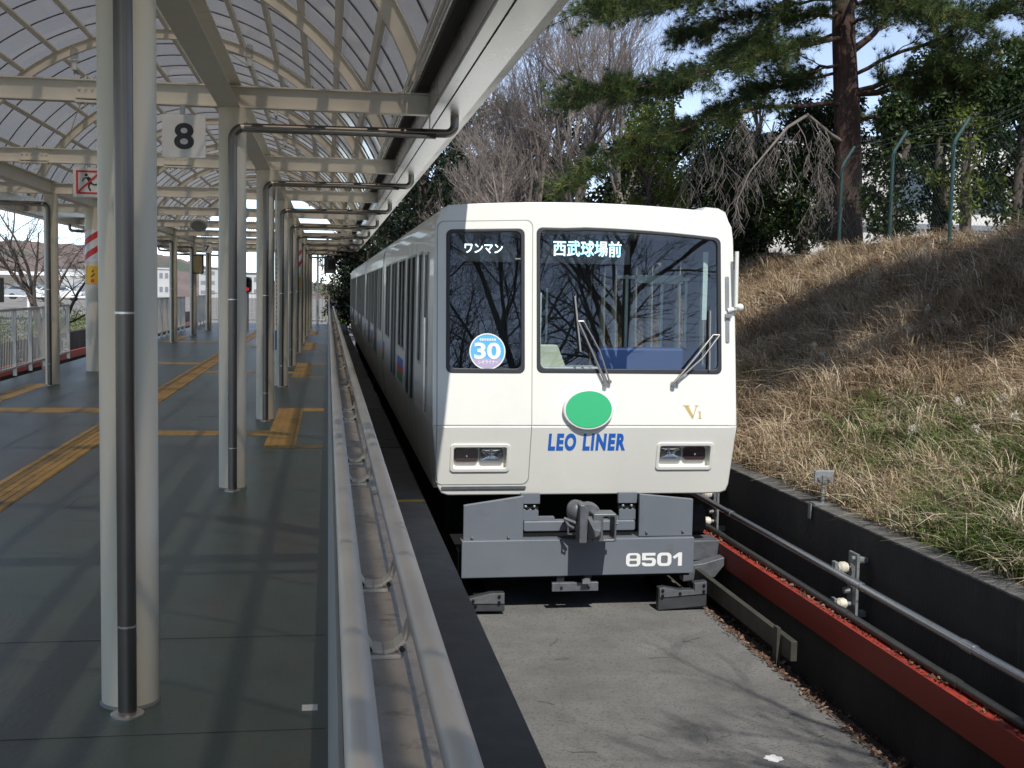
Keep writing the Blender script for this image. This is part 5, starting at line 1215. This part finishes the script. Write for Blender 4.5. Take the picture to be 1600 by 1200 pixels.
FV = [((3.2, 50, -0.9), 7.0, 1.9), ((4.6, 47, 0.0), 7.6, 2.0), ((1.9, 57, -0.9), 6.4, 1.8), ((6.2, 44, 1), 7.6, 2.2), ((5.6, 53, 0.5), 9, 2.4), ((0.9, 66, -0.9), 5.6, 1.7), ((2.4, 68, -0.9), 8.0, 2.3), ((7.6, 40, 1.5), 6.6, 2.0)]
FV += [((3.2, 41, -0.3), 7.6, 1.9), ((4.9, 37.5, 0.6), 4.6, 1.4), ((6.3, 33.5, 1.4), 3.6, 1.3), ((8.0, 31.5, 2.2), 3.2, 1.2), ((2.2, 46, -0.9), 7.4, 2.1)]
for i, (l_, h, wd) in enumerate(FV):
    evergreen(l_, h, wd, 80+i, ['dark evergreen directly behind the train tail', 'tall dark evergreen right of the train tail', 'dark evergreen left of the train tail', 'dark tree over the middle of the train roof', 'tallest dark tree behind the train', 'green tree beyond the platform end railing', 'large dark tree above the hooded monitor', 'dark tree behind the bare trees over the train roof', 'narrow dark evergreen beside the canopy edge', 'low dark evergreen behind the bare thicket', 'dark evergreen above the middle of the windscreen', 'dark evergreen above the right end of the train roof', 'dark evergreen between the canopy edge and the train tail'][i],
              m='leaf_shaded', nc=70, per=110, size=0.20, group='dark trees behind the train', trunk=0.16, low=0.08)
evergreen((0.35, 63, -0.9), 3.4, 1.0, 95, 'bright leafy shrub below the hooded monitor', 'leaf_bright', nc=22, per=50, size=0.14, group='dark trees behind the train', low=0.1)

# bare trees
BT = [((5.2, 31, 1.0), 9.5, 'bare grey tree left of the pine, rising behind the train roof'), ((7.6, 30, 2.3), 9.0, 'bare tree between the pine and the yellow green tree'), ((5.2, 38, 0.8), 9.0, 'bare tree behind the canopy edge with pale twigs'),
      ((6.9, 36, 2.2), 11.5, 'tall bare tree with upswept branches in the middle of the sky gap'), ((5.1, 43, 1.5), 11, 'farthest bare tree seen through the others'), ((4.3, 27.5, 0.6), 6.0, 'low bare thicket tree just over the train roof'),
      ((6.0, 28.5, 1.6), 7.2, 'bare tree with tangled twigs behind the windscreen corner'), ((4.4, 35, 0.3), 6.0, 'low bare tree against the dark trees behind the train'), ((8.6, 34, 2.3), 8.5, 'bare tree behind the ivy clad evergreen'), ((4.6, 33, 0.8), 7.5, 'bare tree with reddish twigs between the two tallest bare trees')]
for i, (l_, h, lb_) in enumerate(BT):
    bare_tree(l_, 200+i*7, h*0.62, 0.13, 4, lb_, 'bark_pale' if i % 2 else 'bark_grey', 'bare trees behind the train', spread=0.52, kids=6, upb=0.2, ratio=0.58)
bare_tree((9.2, 25.6, 2.3), 311, 3.4, 0.11, 3, 'thin bare tree beside the left fence posts', 'bark_dark', None, spread=0.4, kids=4, upb=0.2)
bare_tree((-6.9, 31.5, -1.1), 330, 4.3, 0.13, 4, 'leaning bare cherry tree beyond the left railing', 'bark_dark', None, spread=0.75, kids=5, lean=(-0.28, 0.05), upb=0.02, ratio=0.62)
bare_tree((-9.5, 52, -1.1), 331, 3.8, 0.12, 4, 'smaller bare tree beyond the far left railing', 'bark_dark', None, spread=0.7, kids=5, upb=0.04, ratio=0.6)
# trees on the camera side: mirrored in the windscreen and casting the dappled shade
for i, (l_, h) in enumerate((((2.5, -13.5, -0.9), 8.5), ((6.2, -15, 1.2), 8.5), ((0.0, -19, -0.9), 9.0), ((4.6, -22, 0.4), 10.0))):
    bare_tree(l_, 400+i, h, 0.17, 4, ['bare tree behind the camera mirrored in the windscreen', 'bare tree on the bank behind the camera', 'bare tree at the track end behind the camera', 'tall bare tree far behind the camera'][i], 'bark_dark', 'trees behind the camera', spread=0.62, kids=6, upb=0.08, ratio=0.62)
bare_tree((4.3, 1.3, 0.2), 420, 4.8, 0.13, 4, 'bare tree on the bank dappling the runway with shade', 'bark_dark', 'trees behind the camera', spread=0.7, kids=5, lean=(-0.25, 0.0), upb=0.05, ratio=0.62)
evergreen((7.5, 7.2, 1.8), 10.2, 2.3, 430, 'broad dark evergreen shading the bank from the right', 'leaf_dark', nc=150, per=150, size=0.17, group='trees behind the camera', trunk=0.2, low=0.42)

# hedge and far bushes on the left
hg = thing('hedge', 'clipped yellow green hedge behind the far track wall', 'hedge', (-8.9, 42, 0))
hc = [(-8.9+rn.uniform(-.35, .35), y, rn.uniform(-0.1, 0.48)) for y in np.linspace(25, 62, 170)]
leaf_cloud('foliage', hc, [0.38]*len(hc), 190, 0.07, 'leaf_bright', hg, 501)

# chain link fence on the crest
fn = thing('chain_link_fence', 'green chain link fence with bent posts and barbed wire along the crest', 'fence', (8.6, 19, 2.3))
FX = 8.62; fys = [12.2, 14.0, 15.88, 17.72, 19.6, 21.5, 23.4, 25.2, 27.1]
for y in fys:
    z = float(bank_z(np.array(FX), np.array(y)))
    m = MB(); m.tube([(FX, y, z-0.2), (FX, y, z+1.42), (FX+0.03, y, z+1.50), (FX+0.22, y, z+1.80)], 0.028, 10); m.build('post', 'green_post', fn, smooth=True)
m = MB()
for q in range(3):
    f = 0.3+0.33*q; pts = []
    for y in np.linspace(fys[0], fys[-1], 40): pts.append((FX+0.03+0.19*f, y, float(bank_z(np.array(FX), np.array(y)))+1.50+0.30*f+0.004*math.sin(y*9)))
    m.tube(pts, 0.0045, 4)
m.build('barbed_wire', 'wire', fn)
wl3 = []; zb = lambda y: float(bank_z(np.array(FX), np.array(y)))
s = fys[0]-1.4
while s < fys[-1]:
    for sg in (1, -1):
        a = s if sg > 0 else s+1.4
        b_ = s+1.4 if sg > 0 else s
        p0, p1 = [FX-0.01*sg*0.3, a, zb(a)+0.03], [FX-0.01*sg*0.3, b_, zb(b_)+1.43]
        lo_, hi_ = fys[0], fys[-1]
        wl3.append(([p0, p1], [0.0011, 0.0011]))
    s += 0.085
V, F = tubes_np(wl3, 3); np_mesh('mesh', V, F, 'wire', fn)
m = MB()
for f in (0.03, 1.43): m.tube([(FX, y, zb(y)+f) for y in np.linspace(fys[0], fys[-1], 30)], 0.006, 5)
m.build('line_wire', 'wire', fn)

# pale building behind the fence
bd = thing('building', 'white building with a blue grey rail seen through the fence and leaves', 'building', (15, 30, 2))
m = MB(); m.box(11.0, 24, 29.5, 36, 1.5, 5.6); wo = m.build('wall', 'building_white', bd)
m = MB(); m.box(10.95, 24.2, 29.45, 36.2, 5.6, 5.75); m.build('roof', 'roof_dark', bd)
m = MB(); m.box(11.0, 24, 29.40, 29.46, 3.42, 3.55); m.build('rail_band', 'steel_dull', bd)
for k in range(6): MB().box(12.4+k*2.1, 13.3+k*2.1, 29.44, 29.49, 3.9, 4.9).build('window', 'glass_far', wo)
bd2 = thing('building', 'pale grey wall panel seen left of the fence beside the train', 'building', (10, 33, 2))
m = MB(); m.box(8.6, 10.9, 32.6, 38, 1.5, 4.3); m.build('wall', 'building_pale', bd2); m = MB(); m.box(8.4, 11.0, 32.4, 38.2, 4.3, 4.45); m.build('roof', 'roof_dark', bd2)

# ------------------------------------------------------------------ grass on the bank
def blades(name, n, xr, yr, seed, hgt, tintf, label, lean=0.8, wd=0.007):
    rng = np.random.RandomState(seed)
    nc = n//14
    cx = rng.uniform(*xr, nc); cy = rng.uniform(*yr, nc); ca = rng.uniform(0, 6.28, nc); ch = rng.uniform(0.55, 1.25, nc)
    ix = rng.randint(0, nc, n)
    x = cx[ix]+rng.normal(0, 0.06, n); y = cy[ix]+rng.normal(0, 0.06, n)
    x = np.clip(x, 3.86, None); z = bank_z(x, y)-0.01
    a = ca[ix]+rng.normal(0, 0.9, n); h = hgt*ch[ix]*rng.uniform(0.4, 1.25, n)
    ln = lean*rng.uniform(0.3, 1.5, n)*h
    dx, dy = np.cos(a), np.sin(a); dx = dx-0.35
    S = 4; Vs = []
    per = np.stack([-np.sin(a+0.6*rng.normal(size=n)), np.cos(a+0.6*rng.normal(size=n)), 0.25*rng.normal(size=n)], -1)
    for k in range(S+1):
        t = k/S
        px = x+dx*ln*t**1.6; py = y+dy*ln*t**1.6; pz = z+h*(t-0.50*t**2.6*np.minimum(ln/h, 1.4))
        w_ = wd*(1-t**1.5*0.9)*rng.uniform(0.7, 1.3, n)
        c = np.stack([px, py, pz], -1)
        Vs += [c-per*w_[:, None]/2, c+per*w_[:, None]/2]
    V = np.stack(Vs, 1).reshape(-1, 3); b = np.arange(n)[:, None]*(2*(S+1))
    F = np.concatenate([np.stack([b[:, 0]+2*k, b[:, 0]+2*k+1, b[:, 0]+2*k+3, b[:, 0]+2*k+2], -1) for k in range(S)])
    T = tintf(x, y, cx[ix], cy[ix], rng, rng.rand(nc)[ix])
    return np_mesh(name, V, F, 'dry_grass', tint=np.repeat(T, 2*(S+1)), label=label, cat='grass', kind='stuff')
def green_p(x, y):
    lowz = np.clip((6.2-x)/1.5, 0, 1)*np.clip((11.2-y)/3.5, 0, 1)
    patch = 0.5+0.5*np.sin(x*1.9+0.8*y)*np.sin(0.9*y-1.1*x+1.3)
    return np.clip(0.95*lowz*(0.25+0.95*patch)+0.42*np.clip((patch-0.62)*4, 0, 1)*np.clip((6.9-x)/2, 0, 1), 0, 1)
def tint_dry(x, y, cx, cy, rng, rc):
    g = rng.rand(len(x))*0.35+rc*0.65 < green_p(cx, cy)
    return np.where(g, rng.uniform(0.74, 1.0, len(x)), np.clip(rc**1.3*0.62+rng.uniform(-0.06, 0.14, len(x)), 0, 0.66))
blades('dry_grass', 70000, (3.87, 8.8), (4.2, 15), 601, 0.30, tint_dry, 'long pale dry grass covering the near part of the bank', lean=1.0, wd=0.0095)
blades('dry_grass', 42000, (3.87, 9.6), (15, 27), 602, 0.27, tint_dry, 'long dry brown grass on the far upper part of the bank', lean=1.0, wd=0.012)
blades('green_grass', 16000, (3.87, 5.3), (4.2, 9.5), 603, 0.20, lambda x, y, cx, cy, rng, rc: np.where(rc < green_p(cx, cy)*1.2, rng.uniform(0.73, 1, len(x)), np.clip(0.2+rc*0.4, 0, 0.66)), 'green grass tufts along the wall at the lower right', lean=0.55, wd=0.011)
def tussocks(name, n, xr, yr, seed, label):
    rng = np.random.RandomState(seed); K = 46; N = n*K
    cx = np.repeat(rng.uniform(*xr, n), K); cy = np.repeat(rng.uniform(*yr, n), K); sz = np.repeat(rng.uniform(0.5, 1.2, n), K); tn = np.repeat(rng.uniform(0.25, 0.60, n), K)
    a = rng.uniform(0, 6.28, N); x = np.clip(cx+rng.normal(0, 0.045, N), 3.87, None); y = cy+rng.normal(0, 0.045, N); z = bank_z(x, y)-0.01
    L_ = 0.46*sz*rng.uniform(0.5, 1.2, N); out = rng.uniform(0.35, 1.0, N); dx, dy = np.cos(a)-0.35, np.sin(a); S = 6; Vs = []
    px_, py_ = -dy, dx; nn = np.sqrt(px_**2+py_**2)+1e-6
    for k in range(S+1):
        t = k/S; h = L_*(np.sin(t*1.9)*0.62-0.10*out*t**3); c = np.stack([x+dx*L_*out*t**1.3, y+dy*L_*out*t**1.3, z+h], -1)
        w_ = (0.010*(1-0.85*t))[None] if False else 0.0095*(1-0.85*t)
        per = np.stack([px_/nn, py_/nn, 0*px_], -1)*w_/2; Vs += [c-per, c+per]
    V = np.stack(Vs, 1).reshape(-1, 3); b = np.arange(N)*(2*(S+1))
    F = np.concatenate([np.stack([b+2*k, b+2*k+1, b+2*k+3, b+2*k+2], -1) for k in range(S)])
    return np_mesh(name, V, F, 'dry_grass', tint=np.repeat(np.clip(tn+rng.uniform(-0.1, 0.1, N), 0, 0.66), 2*(S+1)), label=label, cat='grass', kind='stuff')
tussocks('grass_tussocks', 420, (3.9, 8.4), (6, 22), 611, 'arching pale tussocks of dead grass standing out on the bank')
litter('leaf_litter', 9000, (3.9, 9.0), (5, 26), lambda x, y, r: bank_z(x, y)+0.02+0.06*r.rand(len(x)), 7, 'brown dead leaves scattered over the grassy bank', 0.04)
# dried seed heads standing in the grass
sh_ = MB(); rnd = random.Random(8); spots = [(5.5, 13.2), (5.35, 12.6), (5.9, 11.7), (5.2, 9.4), (4.9, 8.6), (5.05, 8.3), (5.3, 8.9), (6.3, 12.1), (4.75, 9.3)]
for x, y in spots:
    z = float(bank_z(np.array(x), np.array(y))); sh_.tube([(x, y, z), (x+0.02, y, z+0.14), (x+0.04, y-0.02, z+0.24)], 0.003, 4)
    for q in range(70):
        d = Vector((rnd.gauss(0, 1), rnd.gauss(0, 1), rnd.gauss(0, 1))).normalized()*rnd.uniform(0.01, 0.04); c = Vector((x+0.04, y-0.02, z+0.24))+Vector((rnd.gauss(0, .015), 0, rnd.gauss(0, .012)))
        sh_.bar(c, c+d, 0.007, 0.002)
tagd(sh_.build('seed_heads', 'porcelain'), 'pale fluffy dried seed heads standing in the grass', 'seed heads', kind='stuff')
